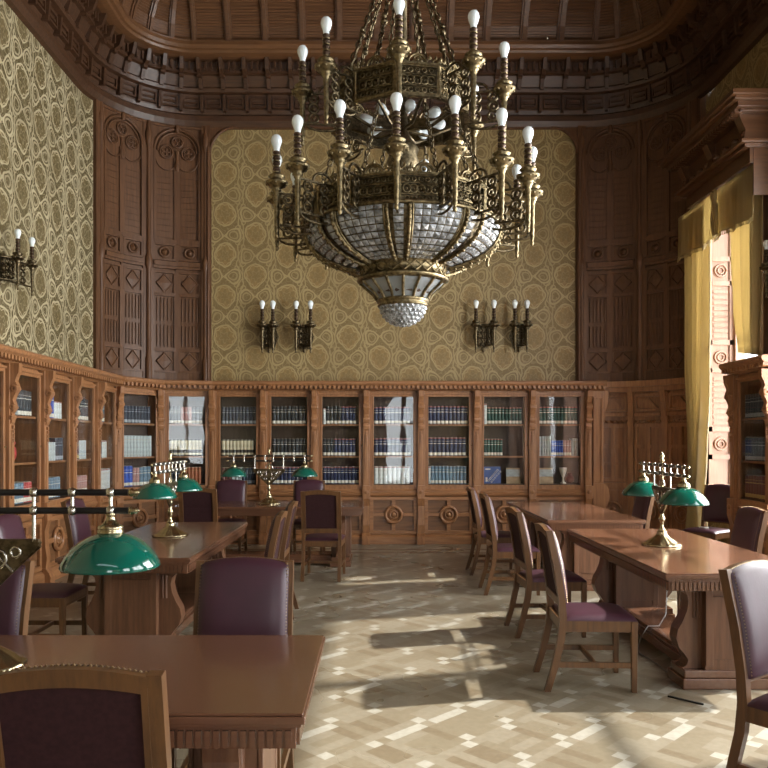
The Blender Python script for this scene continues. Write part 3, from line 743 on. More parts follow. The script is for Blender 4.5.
# ================================================================ TABLES
def table(label, loc, rz, L=2.45, W=1.0):
    t = thing('reading_table', label, 'table', loc, rz, 'carved trestle reading tables')
    m = MB(); l, w_ = L/2, W/2
    def lay(e, z0, z1): m.box(-l+e, l-e, -w_+e, w_-e, z0, z1)
    lay(0, .748, .772); lay(.006, .772, .780); lay(.012, .735, .748)
    m.build('tabletop', 'table', t, .004)
    a = MB(); e = .03
    a.box(-l+e, l-e, -w_+e, -w_+e+.04, .665, .735); a.box(-l+e, l-e, w_-e-.04, w_-e, .665, .735); a.box(-l+e, -l+e+.04, -w_+e+.04, w_-e-.04, .665, .735); a.box(l-e-.04, l-e, -w_+e+.04, w_-e-.04, .665, .735)
    a.build('apron', 'table', t, .002)
    d = MB()
    def flute(x, y, ang):
        d.T = Matrix.Translation((x, y, 0)) @ Matrix.Rotation(ang, 4, 'Z'); d.box(-.009, .009, -.010, .004, .680, .722); d.prism([(-.009, .680), (.009, .680), (.006, .671), (0, .668), (-.006, .671)], 'y', -.010, .004)
    n = int((L-.08)/.027)
    for i in range(n):
        x = -l+.04+(L-.08)*(i+.5)/n; flute(x, -w_+e, 0); flute(x, w_-e, pi)
    n = int((W-.08)/.027)
    for i in range(n):
        y = -w_+.04+(W-.08)*(i+.5)/n; flute(l-e, y, pi/2); flute(-l+e, y, -pi/2)
    d.T = None; d.build('dentil_frieze', 'table', t)
    half = [(.32, .12), (.29, .135), (.275, .17), (.30, .21), (.335, .25), (.355, .31), (.345, .37), (.31, .43), (.285, .49), (.275, .55), (.285, .60), (.32, .635), (.34, .655), (.37, .665)]
    poly = half + [(-a_, b_) for a_, b_ in half[::-1]]
    for sx in (-1, 1):
        x = sx*.93
        p = MB(); p.prism(poly, 'x', x-.06, x+.06)
        po = p.build('pedestal', 'tabley', t, .006)
        p = MB(); p.box(x-.115, x+.115, -.19, .19, .12, .665); p.box(x-.125, x+.125, -.15, .15, .19, .60)
        for sg in (-1, 1):
            for yy in (-.165, .165): p.box(x+sg*.115-.012, x+sg*.115+.012, yy-.025, yy+.025, .15, .65)
        for yy in (-.24, -.215, .215, .24): p.lathe([(.014, .45), (.014, .62)], 8, (x+.055, yy, 0)); p.lathe([(.014, .45), (.014, .62)], 8, (x-.055, yy, 0))
        p.build('pedestal_panel', 'tabley', po, .004)
        p = MB(); p.box(x-.135, x+.135, -.34, .34, 0, .07); p.box(x-.12, x+.12, -.325, .325, .07, .12); p.build('foot', 'table', po, .006)
    s = MB(); s.prism([(-.17, .04), (-.17, .12), (-.15, .135), (.15, .135), (.17, .12), (.17, .04)], 'x', -.80, .80); s.box(-.80, .80, -.185, -.165, .03, .10); s.box(-.80, .80, .165, .185, .03, .10)
    s.build('stretcher', 'table', t, .003)
    return t
TB = {}
t1 = table('carved walnut reading table in the foreground, its end beside the open floor', (-1.435, 2.79, 0), 0, 2.45, .96); TB[1] = t1
TB[2] = dup(t1, loc=(-1.78, 6.65, 0), rz=pi/2, label='carved walnut reading table lengthwise behind the foreground table and green shade')
TB[3] = dup(t1, loc=(-1.37, 10.17, 0), rz=0, label='far walnut reading table standing crosswise before the back bookcases')
TB[4] = table('sunlit walnut reading table at the right carrying a twin green lamp', (2.33, 6.02, 0), pi/2, 2.48, 1.04)
TB[5] = dup(TB[4], loc=(2.33, 9.30, 0), rz=pi/2, label='sunlit walnut reading table with a bare top, behind the right lamp table')

# ================================================================ CHAIRS  (local: sitter faces +y)
def chair(label, loc, rz):
    t = thing('reading_chair', label, 'chair', loc, rz, 'plum leather reading chairs')
    fr = [(-.325, 0), (-.275, .16), (-.235, .33), (-.222, .46), (-.232, .60), (-.262, .80), (-.315, 1.035)]
    bk = [(-.355, 1.030), (-.305, .80), (-.275, .60), (-.268, .46), (-.280, .33), (-.318, .16), (-.365, 0)]
    for sx in (-1, 1):
        m = MB(); x = sx*.212; m.prism(fr+bk, 'x', x-.019, x+.019); m.build('leg', 'chairw', t, .004)
        m = MB(); x = sx*.215; a, b_ = .021, .016
        m.add([(x-b_, .205-b_, 0), (x+b_, .205-b_, 0), (x+b_, .205+b_, 0), (x-b_, .205+b_, 0), (x-a, .205-a, .455), (x+a, .205-a, .455), (x+a, .205+a, .455), (x-a, .205+a, .455)], [(3, 2, 1, 0), (4, 5, 6, 7), (0, 1, 5, 4), (1, 2, 6, 5), (2, 3, 7, 6), (3, 0, 4, 7)])
        m.build('leg', 'chairw', t, .003)
        m = MB(); m.prism([(-.29, .155), (.19, .155), (.19, .19), (-.285, .19)], 'x', sx*.213-.011, sx*.213+.011); m.build('stretcher', 'chairw', t, .002)
    m = MB(); m.box(-.20, .20, -.05, -.028, .16, .19); m.build('stretcher', 'chairw', t, .002)
    m = MB(); m.frame(-.232, .232, -.225, .225, .385, .455, .0) if False else None
    m.box(-.225, .225, .19, .222, .385, .455); m.box(-.195, .195, -.26, -.23, .385, .455)
    for sx in (-1, 1): m.box(sx*.215-.014, sx*.215+.014, -.24, .19, .385, .455)
    for i in range(24): m.box(-.215+.43*i/23-.005, -.215+.43*i/23+.005, .222, .226, .392, .404)
    m.build('seat_rail', 'chairw', t, .003)
    # seat cushion: domed
    m = MB(); n = 10; vs = []; fs = []
    def cush(u, v):
        x = u*.232; y = -.005+v*.232; d = (1-abs(u)**4)*(1-abs(v)**4); return (x, y, .458+.042*d**.45)
    for j in range(n+1):
        for i in range(n+1): vs.append(cush(sin((i/n-.5)*pi), sin((j/n-.5)*pi)))
    for j in range(n):
        for i in range(n): a = j*(n+1)+i; fs.append((a, a+1, a+n+2, a+n+1))
    m.add(vs, fs, 0, True); m.box(-.228, .228, -.232, .222, .448, .459); m.build('seat', 'leather', t)
    # back: leaning frame, front pad, rear cloth
    def yb(z): 
        for (y0, z0), (y1, z1) in zip(fr, fr[1:]):
            if z0 <= z <= z1: return y0+(y1-y0)*(z-z0)/(z1-z0)
        return fr[-1][0]
    m = MB()
    def lean(x, y, z): return (x, y+yb(min(z, 1.035)), z)
    m.fn = lean
    nn = 8
    arch = lambda x: 1.028+.020*(1-(x/.195)**2)
    for i in range(nn):
        x0, x1 = -.195+.39*i/nn, -.195+.39*(i+1)/nn
        m.add([(x0, -.042, arch(x0)-.048), (x1, -.042, arch(x1)-.048), (x1, -.012, arch(x1)-.048), (x0, -.012, arch(x0)-.048), (x0, -.042, arch(x0)), (x1, -.042, arch(x1)), (x1, -.012, arch(x1)), (x0, -.012, arch(x0))], [(0, 1, 2, 3), (7, 6, 5, 4), (0, 4, 5, 1), (2, 6, 7, 3)])
    m.box(-.195, .195, -.042, -.012, .545, .60); m.box(-.195, -.178, -.042, -.012, .60, 1.0); m.box(.178, .195, -.042, -.012, .60, 1.0)
    m.build('back_frame', 'chairw', t)
    m = MB(); m.fn = lean
    for z in (.60, .70, .78, .86): pass
    zz = [.598, .68, .76, .80, .88, .95, 1.005]
    for a, b_ in zip(zz, zz[1:]): m.add([(-.18, -.034, a), (.18, -.034, a), (.18, -.034, b_), (-.18, -.034, b_)], [(0, 1, 2, 3)])
    m.build('back_cloth', 'fabric', t)
    m = MB(); m.fn = lean; vs = []; fs = []; nu, nv = 10, 12
    for j in range(nv+1):
        for i in range(nu+1):
            u = sin((i/nu-.5)*pi); v = sin((j/nv-.5)*pi)
            x = u*.214; d = (1-abs(u)**7)*(1-abs(v)**6); top = .028*(1-(x/.2)**2)
            vs.append((x, -.006+.044*d**.5, .56+(v+1)/2*(.462+top)))
    for j in range(nv):
        for i in range(nu): a = j*(nu+1)+i; fs.append((a, a+1, a+nu+2, a+nu+1))
    m.add(vs, fs, 0, True); bo = m.build('backrest', 'leather', t)
    m = MB(); m.fn = lean
    def nail(x, y, z): m.add([(x-.005, y, z), (x+.005, y, z), (x, y, z-.005), (x, y, z+.005), (x, y+.005, z)], [(0, 2, 4), (2, 1, 4), (1, 3, 4), (3, 0, 4)])
    for i in range(32):
        z = .57+.45*i/31
        nail(-.204, .014, z)
    m.build('nail_trim', 'nail', bo); m = MB(); m.fn = lean
    for i in range(32): nail(.204, .014, .57+.45*i/31)
    m.build('nail_trim', 'nail', bo); m = MB(); m.fn = lean
    for i in range(28):
        x = -.185+.37*i/27; z = 1.026+.022*(1-(x/.2)**2)
        m.add([(x-.004, -.016, z), (x+.004, -.016, z), (x+.004, -.006, z), (x-.004, -.006, z), (x, -.011, z+.006)], [(0, 1, 4), (1, 2, 4), (2, 3, 4), (3, 0, 4)])
    m.build('nail_trim', 'nail', bo)
    return t
N_, S_, E_, W_ = 0, pi, -pi/2, pi/2
CH = [
 ('plum reading chair at the bottom left, back to the viewer, before the foreground table', (-.75, 2.222, 0), N_),
 ('plum leather reading chair facing the viewer across the foreground table, near its right end', (-.62, 3.35, 0), S_+.0),
 ('plum reading chair at the left edge behind the green shade, across the foreground table', (-1.90, 3.36, 0), S_-.12),
 ('plum reading chair at the left edge with its side to the lengthwise table', (-2.50, 5.86, 0), E_),
 ('plum reading chair further along the left side of the lengthwise table', (-2.62, 7.50, 0), E_),
 ('plum reading chair, back to viewer, at the left front of the far crosswise table', (-2.14, 9.60, 0), N_),
 ('plum reading chair behind the far crosswise table, under its left green shade', (-2.10, 10.93, 0), S_),
 ('plum reading chair standing apart with back to the viewer, front right of the far table', (-.60, 9.14, 0), N_-.06),
 ('plum reading chair behind the far crosswise table, under its right green shade', (-.96, 10.93, 0), S_),
 ('reading chair seen edge-on at the far end of the lengthwise table\'s right side', (-1.09, 7.15, 0), W_),
 ('reading chair seen edge-on at the lengthwise table\'s right side, the nearer one', (-1.07, 6.10, 0), W_),
 ('farthest dark-backed reading chair left of the bare-topped right table', (1.50, 9.42, 0), E_),
 ('dark-backed reading chair left of the bare-topped table, second from the back', (1.50, 8.23, 0), E_),
 ('dark-backed reading chair at the left side of the right lamp table, farther one', (1.50, 6.50, 0), E_+.04),
 ('reading chair with sunlit plum seat pulled out left of the right lamp table', (1.46, 5.13, 0), E_-.04),
 ('dark reading chair on the window side of the bare-topped table', (2.80, 8.85, 0), W_),
 ('sunlit plum leather chair standing alone beside the window curtain', (4.28, 9.87, 0), W_+.62),
 ('dark-backed chair at the right edge, on the window side of the right lamp table', (2.88, 6.52, 0), W_),
 ('reading chair cut by the right edge in the foreground, leather catching bluish light', (1.93, 3.28, 0), E_-.95),
]
ch0 = chair(*CH[0])
for lb, lo_, rz_ in CH[1:]: dup(ch0, loc=lo_, rz=rz_, label=lb)

# ================================================================ TABLE LAMPS (rail along local x)
def lamp(label, loc, rz):
    t = thing('twin_shade_lamp', label, 'lamp', loc, rz, 'brass twin lamps with green glass shades')
    m = MB(); m.lathe([(.0, 0), (.148, 0), (.150, .010), (.138, .018), (.125, .022), (.105, .040), (.070, .062), (.045, .082), (.036, .10), (.040, .112), (.02, .118)], 48, lob=.035, nl=14)
    m.build('base', 'polbrass', t)
    m = MB(); m.lathe([(.020, .11), (.03, .125), (.016, .14), (.013, .17), (.024, .20), (.026, .215), (.014, .235), (.012, .28), (.02, .295), (.012, .31), (.011, .66), (.018, .668), (.018, .68), (.008, .69), (.020, .708), (.012, .725), (.0, .745)], 14); m.build('stem', 'polbrass', t)
    m = MB()
    for z in (.570, .636): m.tube([(-.535, 0, z), (.535, 0, z)], .0125, 10)
    ra = m.build('rail', 'blackm', t)
    for sx in (-1, 1):
        for x in (.055, .19, .33, .47):
            m = MB(); m.tube([(sx*x, 0, .452 if x == .19 else .56), (sx*x, 0, .645)], .007, 8)
            for z in (.570, .636): m.sph((sx*x, 0, z), .019, 10)
            if x == .19: m.sph((sx*x, 0, .457), .012, 8)
            m.build('rail_joint', 'steel', ra)
        for z in (.570, .636):
            m = MB(); m.lathe([(.0, .533), (.012, .537), (.016, .547), (.010, .557), (.013, .565), (.0, .577)] if sx > 0 else [(.0, -.577), (.013, -.565), (.010, -.557), (.016, -.547), (.012, -.537), (.0, -.533)], 10, (0, 0, z), ax='x'); m.build('rail_finial', 'polbrass', ra)
    m = MB(); tri = [(-.215, .455), (.215, .455), (.205, .435), (.12, .36), (.04, .28), (0, .25), (-.04, .28), (-.12, .36), (-.205, .435)]
    m.prism(tri, 'y', -.012, .012); m.tube([(-.21, 0, .455), (.21, 0, .455)], .013, 6)
    for sx in (-1, 1):
        m.tube([(sx*.21, 0, .445), (sx*.12, 0, .362), (sx*.04, 0, .285), (0, 0, .25)], .012, 6)
        for yy in (-.014, .014):
            m.ring((sx*.065, yy, .395), .032, .007, 'y', 14, 5, 1); m.ring((sx*.13, yy, .42), .018, .006, 'y', 12, 5, 1); m.ring((sx*.045, yy, .335), .018, .005, 'y', 12, 5, 1); m.tube([(sx*.03, yy, .44), (sx*.12, yy, .35)], .006, 5, 1)
    m.ring((0, 0, .475), .045, .010, 'y', 12, 6, 1, 0, pi)
    m.build('bracket', ['bronze', 'steel'], t)
    for sx in (-1, 1):
        x = sx*.47
        m = MB(); m.lathe([(.173, .364), (.176, .370), (.171, .384), (.158, .408), (.136, .436), (.108, .460), (.076, .477), (.042, .487), (.030, .489)], 40, (x, 0, 0))
        m.lathe([(.026, .483), (.042, .481), (.076, .471), (.108, .454), (.134, .430), (.155, .404), (.168, .380), (.171, .366), (.173, .364)], 40, (x, 0, 0), 1)
        so_ = m.build('lamp_shade', ['shade', 'shadein'], t, 0, False)
        m = MB(); m.lathe([(.030, .482), (.046, .486), (.046, .498), (.042, .502), (.046, .506), (.044, .514), (.030, .522), (.018, .535), (.013, .55), (.018, .556), (.012, .565), (.012, .57)], 18, (x, 0, 0)); m.build('shade_cap', 'polbrass', so_)
        m = MB(); m.lathe([(.016, .485), (.018, .45), (.016, .445)], 10, (x, 0, 0)); m.sph((x, 0, .415), .030, 12); m.build('bulb', 'bulb', so_)
    return t
l1 = lamp('brass twin lamp with green shade overhanging the foreground table at the left edge', (-1.433, 2.80, .78), 0)
dup(l1, loc=(-1.79, 6.72, .78), rz=pi/2, label='brass twin lamp with green shades on the lengthwise left table')
dup(l1, loc=(-1.40, 10.17, .78), rz=0, label='brass twin lamp with green shades on the far crosswise table')
dup(l1, loc=(2.28, 6.10, .78), rz=R(88), label='twin lamp with green shades on the sunlit right table')

# lamp cable and small things on the floor
o = MB().tube([(2.42, 6.5, .66), (2.40, 6.3, .48), (2.33, 6.15, .22), (2.25, 6.08, .145), (2.16, 6.07, .145), (2.10, 6.05, .07), (2.06, 6.0, .008), (2.0, 5.8, .006), (2.03, 5.5, .006), (2.02, 5.2, .006)], .0045, 6).build('lamp_cable', 'cable'); tag(o, 'thin grey lamp cable hanging beside the right table\'s stretcher to the floor', 'cable')
o = MB().box(-.11, .11, -.008, .008, 0, .010).build('dark_strip', 'near_black', None, .003); o.location = (1.92, 4.745, .0); o.rotation_euler = (0, 0, R(-44)); tag(o, 'short dark strip lying on the parquet before the right lamp table', 'strip')  # thin near-black bar lying flat on the floor
o = MB().box(-.03, .03, -.045, .045, 0, .012).build('paper_slip', 'white'); o.location = (4.20, 9.80, .502); o.rotation_euler = (0, 0, .5); tag(o, 'small white slip lying on the sunlit plum chair seat', 'paper')

# ================================================================ CHANDELIER
def candle_meshes(scale=1.0):
    m = MB()
    # dark ringed sleeve, brass cup, turned stem and finial; origin at the bulb's centre
    z = -.055; pr = [(.020, z)]
    for i in range(4):
        z0 = -.058-.037*i; pr += [(.024, z0), (.027, z0-.006), (.024, z0-.012), (.0185, z0-.016), (.0185, z0-.030), (.022, z0-.034)]
    m.lathe(pr[::-1], 12, mi=1)
    for i in range(4): m.lathe([(.0225, -.088-.037*i), (.0262, -.0845-.037*i), (.0225, -.081-.037*i)], 12, mi=0)
    m.lathe([(.0, -.635), (.010, -.628), (.014, -.612), (.007, -.60), (.012, -.59), (.016, -.57), (.013, -.555), (.017, -.52), (.014, -.50), (.018, -.47), (.015, -.45), (.020, -.41), (.016, -.395), (.021, -.36), (.018, -.345), (.024, -.335), (.024, -.325), (.036, -.318), (.029, -.308), (.044, -.299), (.068, -.277), (.079, -.262), (.070, -.258), (.048, -.251), (.046, -.236), (.058, -.226), (.050, -.216), (.034, -.211), (.030, -.208), (.024, -.204)], 14)
    for k in range(8): m.sph((.064*cos(k*pi/4), .064*sin(k*pi/4), -.276), .012, 6)
    b = MB(); b.lathe([(.019, -.060), (.020, -.044), (.024, -.028), (.031, -.010), (.0365, .008), (.037, .022), (.033, .038), (.024, .050), (.012, .057), (.0, .059)], 14)
    return m, b
cx, cy = .198, 5.42
ch = thing('chandelier', 'huge gilt bronze chandelier with crystal basket and candle bulbs hanging in mid-room', 'chandelier', (cx, cy, 2.42))
ZB = 2.42
cm, cb = candle_meshes()
c0 = None
def put_candle(phi, r, z):
    global c0
    x, y = r*sin(R(phi)), -r*cos(R(phi))
    if c0 is None:
        c0 = cm.build('candle', ['brass', 'sleeve'], ch); b = cb.build('bulb', 'bulb', c0); b['label'] = 'unlit white bulb'; o = c0
    else: o = dup(c0, ch, False)
    o.location = (x, y, z-ZB); return o
LOWA = [-4.5+22.5*k for k in range(16)]
UPA = [-4, -46, -79, 37, 75, 128, -139, 176]
for a in LOWA: put_candle(a, .90, 3.60)
for a in UPA: put_candle(a, .708, 4.27)
def polar(phi): t = R(phi); return lambda x, y, z: (sin(t)*y+cos(t)*x, -cos(t)*y+sin(t)*x, z-ZB)   # local x tangential, y radial outward
# bands: twelve pierced and crested panels each
def band(name, r, z0, z1, n, off, crest):
    m = MB()
    for k in range(n):
        a = off+360*k/n; hw = r*math.tan(pi/n); m.fn = polar(a); h = z1-z0
        m.box(-hw, hw, r-.018, r-.012, z0, z1, 1)
        m.frame(-hw, hw, r-.014, r+.010, z0, z1, .016); m.box(-hw, hw, r-.012, r+.02, z0-.012, z0+.004); m.box(-hw, hw, r-.012, r+.018, z1-.006, z1+.01)
        m.box(-hw, hw, r-.012, r+.006, z0+h*.30, z0+h*.33); m.box(-hw, hw, r-.012, r+.006, z1-h*.33, z1-h*.30)
        q = int(hw*2/.05)
        for i in range(q):
            x = -hw+.03+(2*hw-.06)*(i+.5)/q; m.ring((x, r, z0+h*.5), h*.14, .006, 'y', 10, 4); m.sph((x, r, z0+h*.5), .008, 6)
            for zz in (.18, .82): m.ring((x, r, z0+h*zz), h*.075, .005, 'y', 8, 4)
        m.lathe([(.014, z0-.02), (.014, z1+.01), (.02, z1+.02), (.0, z1+.06)], 8, (hw, r, 0))
        # crest: arch, rosette and leaves
        m.ring((0, r, z1+.005), .062*crest, .011, 'y', 14, 5, 0, 0, pi); m.ring((0, r, z1+.03*crest), .026*crest, .008, 'y', 10, 5)
        m.sph((0, r, z1+.032*crest), .014, 6); m.lathe([(.0, z1+.06*crest), (.012, z1+.075*crest), (.0, z1+.105*crest)], 6, (0, r, 0))
        for sg in (-1, 1):
            for i in range(2):
                x = sg*(.085+.04*i)*crest
                if abs(x) < hw: m.ring((x, r, z1+.018), .022, .007, 'y', 8, 4); m.lathe([(.0, z1+.03), (.012, z1+.045), (.0, z1+.075)], 6, (x, r, 0))
    m.build(name, ['brass', 'bronze'], ch)
band('lower_band', .615, 3.09, 3.28, 12, -4.5+15, 1.0)
band('upper_band', .445, 3.85, 4.05, 10, 10, 1.0)
# scroll brackets holding the candles
def bracket(phi, r0, r1, z0, z1, nm='bracket'):
    m = MB(); m.fn = polar(phi); n = 3; h = (z1-z0)/n; rc = (r1-r0)/4
    for j in range(n):
        zc = z0+h*(j+.5)
        for rr in (r0+rc, r0+3*rc):
            m.ring((0, rr, zc), min(h*.5, rc)*.95, .010, 'x', 12, 5); m.sph((0, rr, zc), .014, 6)
    m.box(-.006, .006, r0-.02, r1, z0-.012, z0); m.box(-.006, .006, r0-.02, r1, z1, z1+.012)
    m.ring((0, r0+rc*1.2, z1+.01), rc*1.2, .009, 'x', 12, 5, 0, 0, pi, 1, .8)
    m.ring((0, (r0+r1)/2, z0-.01), rc*1.9, .009, 'x', 12, 5, 0, pi, 2*pi, 1, .35)
    return m.build(nm, 'bronze', ch)
for a in LOWA: bracket(a, .625, .885, 3.06, 3.26)
for a in UPA: bracket(a, .455, .69, 3.80, 4.0)
# crystal basket: brick courses of cut glass between gilt ribs
BP = [(.675, 3.085), (.672, 3.05), (.655, 3.005), (.62, 2.955), (.565, 2.91), (.49, 2.87), (.40, 2.838), (.32, 2.82)]
def bp(t):
    i = min(int(t*(len(BP)-1)), len(BP)-2); f = t*(len(BP)-1)-i
    return (BP[i][0]+(BP[i+1][0]-BP[i][0])*f, BP[i][1]+(BP[i+1][1]-BP[i][1])*f)
rows = 9; rr_ = random.Random(5)
for s8 in range(8):
    aw = 45
    for kk, (cA, half, cols) in enumerate(((0, 3.2, 1), (22.5, 14.0, 6))):
        m = MB()
        for j in range(rows):
            r0, z0 = bp((j/rows)**.85+.006); r1, z1 = bp(((j+1)/rows)**.85-.012)
            for c in range(cols):
                st = .5 if (j % 2 and cols > 1) else 0
                a0 = -half+2*half*(c+.05)/cols; a1 = -half+2*half*(c+.95)/cols
                b0, b1 = (R(-4.5+s8*aw+cA+q) for q in (a0, a1)); bm_ = (b0+b1)/2; rc, zc = (r0+r1)/2, (z0+z1)/2
                jt = rr_.uniform(.003, .009)
                P = lambda r, a, z: (r*sin(a), -r*cos(a), z-ZB)
                nz = -.6
                m.add([P(r0, b0, z0), P(r0, b1, z0), P(r1, b1, z1), P(r1, b0, z1), P(rc+jt, bm_+rr_.uniform(-.008, .008), zc-jt)], [(0, 1, 4), (1, 2, 4), (2, 3, 4), (3, 0, 4)])
        m.build('crystal_panel', 'crystal', ch)
for k in range(16):
    rb = MB()
    for da in (-5.2, 5.2):
        a = R(-4.5+45*(k//2)+da*(1 if k % 2 else -1)*0+ (da if False else 0)+(-6.0 if k % 2 else 6.0))
    pts = [((r+.012)*1.0*sin(a), -(r+.012)*cos(a), z-.012-ZB) for r, z in BP]
    rb.tube(pts, .013, 6)
    for q in range(11):
        r, z = bp(q/11+.04); rb.sph(((r+.02)*sin(a), -(r+.02)*cos(a), z-.018-ZB), .013, 6)
    a2 = a+(R(-1.8) if k % 2 else R(1.8))
    rb.tube([((r+.008)*sin(a2), -(r+.008)*cos(a2), z-.010-ZB) for r, z in BP], .007, 5)
    rb.build('basket_rib', 'brass', ch)
m = MB(); m.lathe([(.66, .69), (.69, .68), (.695, .66), (.68, .655), (.655, .66)], 48); m.lathe([(.645, .66), (.60, .53), (.50, .46), (.33, .415), (.30, .42)], 48, mi=1)
m.build('basket_rim', ['brass', 'bronze'], ch)
# collar with lattice, flared glass plates, crystal bowl
m = MB(); m.lathe([(.315, .435), (.335, .425), (.325, .41), (.300, .40), (.298, .335), (.320, .325), (.325, .31), (.300, .295), (.26, .29)], 40)
for k in range(24):
    a = 2*pi*k/24
    for d in (-1, 1): m.tube([(.302*sin(a), -.302*cos(a), .335), (.302*sin(a+d*pi/12), -.302*cos(a+d*pi/12), .40)], .006, 5)
m.build('collar', ['brass'], ch)
m = MB(); br = MB(); FP = [(.292, .300), (.268, .275), (.232, .245), (.200, .215), (.178, .180)]
for k in range(16):
    a0, a1 = 2*pi*k/16, 2*pi*(k+.86)/16
    for (r0, z0), (r1, z1) in zip(FP, FP[1:]):
        m.add([(r0*sin(a0), -r0*cos(a0), z0), (r0*sin(a1), -r0*cos(a1), z0), (r1*sin(a1), -r1*cos(a1), z1), (r1*sin(a0), -r1*cos(a0), z1)], [(0, 1, 2, 3)], 0, True)
    ac = 2*pi*(k+.93)/16; br.tube([((r+.008)*sin(ac), -(r+.008)*cos(ac), z) for r, z in FP], .011, 5)
m.build('flared_glass', 'plate', ch, recalc=True)
br.lathe([(.16, .185), (.182, .180), (.187, .168), (.174, .160), (.172, .148), (.182, .140), (.176, .130), (.155, .130)], 32); br.lathe([(.27, .295), (.16, .17)], 24, mi=1)
br.build('flare_ribs', ['brass', 'sleeve'], ch)
m = MB(); rows = 7
for j in range(rows):
    t0, t1 = pi/2*j/rows, pi/2*(j+.94)/rows; cols = max(5, int(26*cos(t0)))
    for c in range(cols):
        b0, b1 = 2*pi*(c+(j % 2)*.5)/cols, 2*pi*(c+.94+(j % 2)*.5)/cols; bm_ = (b0+b1)/2; tm = (t0+t1)/2
        P = lambda r, a, t: (r*cos(t)*sin(a), -r*cos(t)*cos(a), .138-r*.86*sin(t))
        m.add([P(.163, b0, t0), P(.163, b1, t0), P(.163, b1, t1), P(.163, b0, t1), P(.173, bm_, tm)], [(0, 1, 4), (1, 2, 4), (2, 3, 4), (3, 0, 4)])
m.build('crystal_bowl', 'crystal', ch)
# middle baluster, hub, rod, chains
m = MB(); m.lathe([(.02, .62), (.06, .64), (.03, .70), (.05, .80), (.03, .9), (.06, 1.0), (.10, 1.08), (.12, 1.14), (.10, 1.2), (.115, 1.24), (.07, 1.3), (.04, 1.36), (.03, 1.5), (.05, 1.55), (.03, 1.62), (.03, 2.5), (.06, 2.53), (.10, 2.58), (.11, 2.64), (.06, 2.70), (.03, 2.74), (.028, 5.9), (.16, 5.95), (.16, 6.04)], 18)
for k in range(8):
    a = 2*pi*k/8+.3
    m.tube([(.03*sin(a), -.03*cos(a), 1.38), (.2*sin(a), -.2*cos(a), 1.36), (.41*sin(a), -.41*cos(a), 1.46)], .012, 6)
    m.tube([(.05*sin(a), -.05*cos(a), .72), (.3*sin(a), -.3*cos(a), .66), (.61*sin(a), -.61*cos(a), .68)], .012, 6)
m.build('central_stem', 'bronze', ch)
def chain(p, q, nm='chain', r=.018, w_=.0045):
    p, q = Vector(p), Vector(q); L = (q-p).length; n = int(L/.048); d = (q-p)/L; m = MB(); rot = d.to_track_quat('Z', 'Y').to_matrix().to_4x4()
    for i in range(n):
        m.T = Matrix.Translation(p+d*L*(i+.5)/n) @ rot @ Matrix.Rotation(pi/2*(i % 2), 4, 'Z')
        m.ring((0, 0, 0), .031, w_, 'y', 8, 4, 0, 0, 2*pi, .5, 1)
    m.build(nm, 'bronze', ch)
for k in range(8):
    a = 2*pi*(k+.5)/8-.07; s_, c_ = sin(a), -cos(a)
    chain((.42*s_, .42*c_, 1.68), (.09*s_, .09*c_, 2.60), w_=.007)
    chain((.60*s_, .60*c_, .92), (.40*s_, .40*c_, 1.40), w_=.006)
    m = MB(); m.tube([(.42*s_, .42*c_, 1.66), (.25*s_, .25*c_, 2.14)], .008, 6); m.sph((.30*s_, .30*c_, 2.0), .026, 8); m.sph((.30*s_, .30*c_, 2.04), .018, 8); m.build('tie_rod', 'bronze', ch)
for k in range(8):                       # bulbs inside, below the upper ring and over the basket
    a = 2*pi*k/8+.15
    b = cb.build('bulb', 'bulb', ch); b.location = (.25*sin(a), -.25*cos(a), 1.44); b.rotation_euler = (pi/2*.95, 0, a)
    if k % 4 == 3:
        b = cb.build('bulb', 'bulb', ch); b.location = (.28*sin(a), -.28*cos(a), 1.20 if k == 3 else .9)

# ================================================================ WALL SCONCES (local: wall at y=0, room towards -y)
def sconce(label, loc, rz, sc=1.0, ang=(-.12, .12)):
    t = thing('wall_sconce', label, 'sconce', loc, rz, 'bronze candle sconces on the walls')
    t.scale = (sc,)*3
    m = MB(); hexa = [(.13*cos(k*pi/3), -.40+.19*sin(k*pi/3)) for k in range(6)]
    m.prism(hexa, 'y', -.02, 0); m.prism([(.09*cos(k*pi/3), -.40+.14*sin(k*pi/3)) for k in range(6)], 'y', -.04, -.02)
    m.lathe([(.0, -.62), (.02, -.60), (.012, -.57), (.03, -.55)], 10, (0, -.03, 0))
    m.build('backplate', 'bronze', t)
    m = MB()
    for x in ang:
        for j in range(3):
            for f in (.33, .75): m.ring((x*f*1.0, -.03-.12*f, -.33-.075*j), .032, .009, 'y', 10, 5); m.ring((x*f*1.0, -.03-.12*f, -.33-.075*j), .030, .008, 'x', 10, 5)
        for z in (-.28, -.53): m.tube([(0, -.02, z), (x, -.17, z)], .011, 6)
    m.build('scroll_arms', 'bronze', t)
    for x in ang:
        c = cm.build('candle', ['bronze', 'sleeve'], t); c.location = (x, -.17, 0)
        b = cb.build('bulb', 'bulb', c)
    return t
def X(px, Y): return (px-375)*Y/768
YS = 12.12
s0 = sconce('leftmost bronze wall sconce on the back wall, left of the chandelier', (X(268, YS), YB, 3.76), 0, 1.2, (-.07, .07))
sconce('second bronze wall sconce on the back wall, left of the chandelier bowl', (X(303.7, YS), YB, 3.76), 0, 1.2, (-.095, .095))
sconce('bronze wall sconce on the back wall, first right of the chandelier bowl', (X(485, YS), YB, 3.77), 0, 1.2, (-.118, .118))
sconce('rightmost bronze wall sconce on the back wall', (X(521, YS), YB, 3.77), 0, 1.2, (-.08, .08))
sconce('bronze wall sconce on the left wall near the left edge', (XL, 8.53, 3.95), pi/2, 1.0, (.14, .50))
sconce('bronze wall sconce at the right edge beside the curtain', (XR, 9.0, 3.93), -pi/2, 1.0, (-.08, .15))

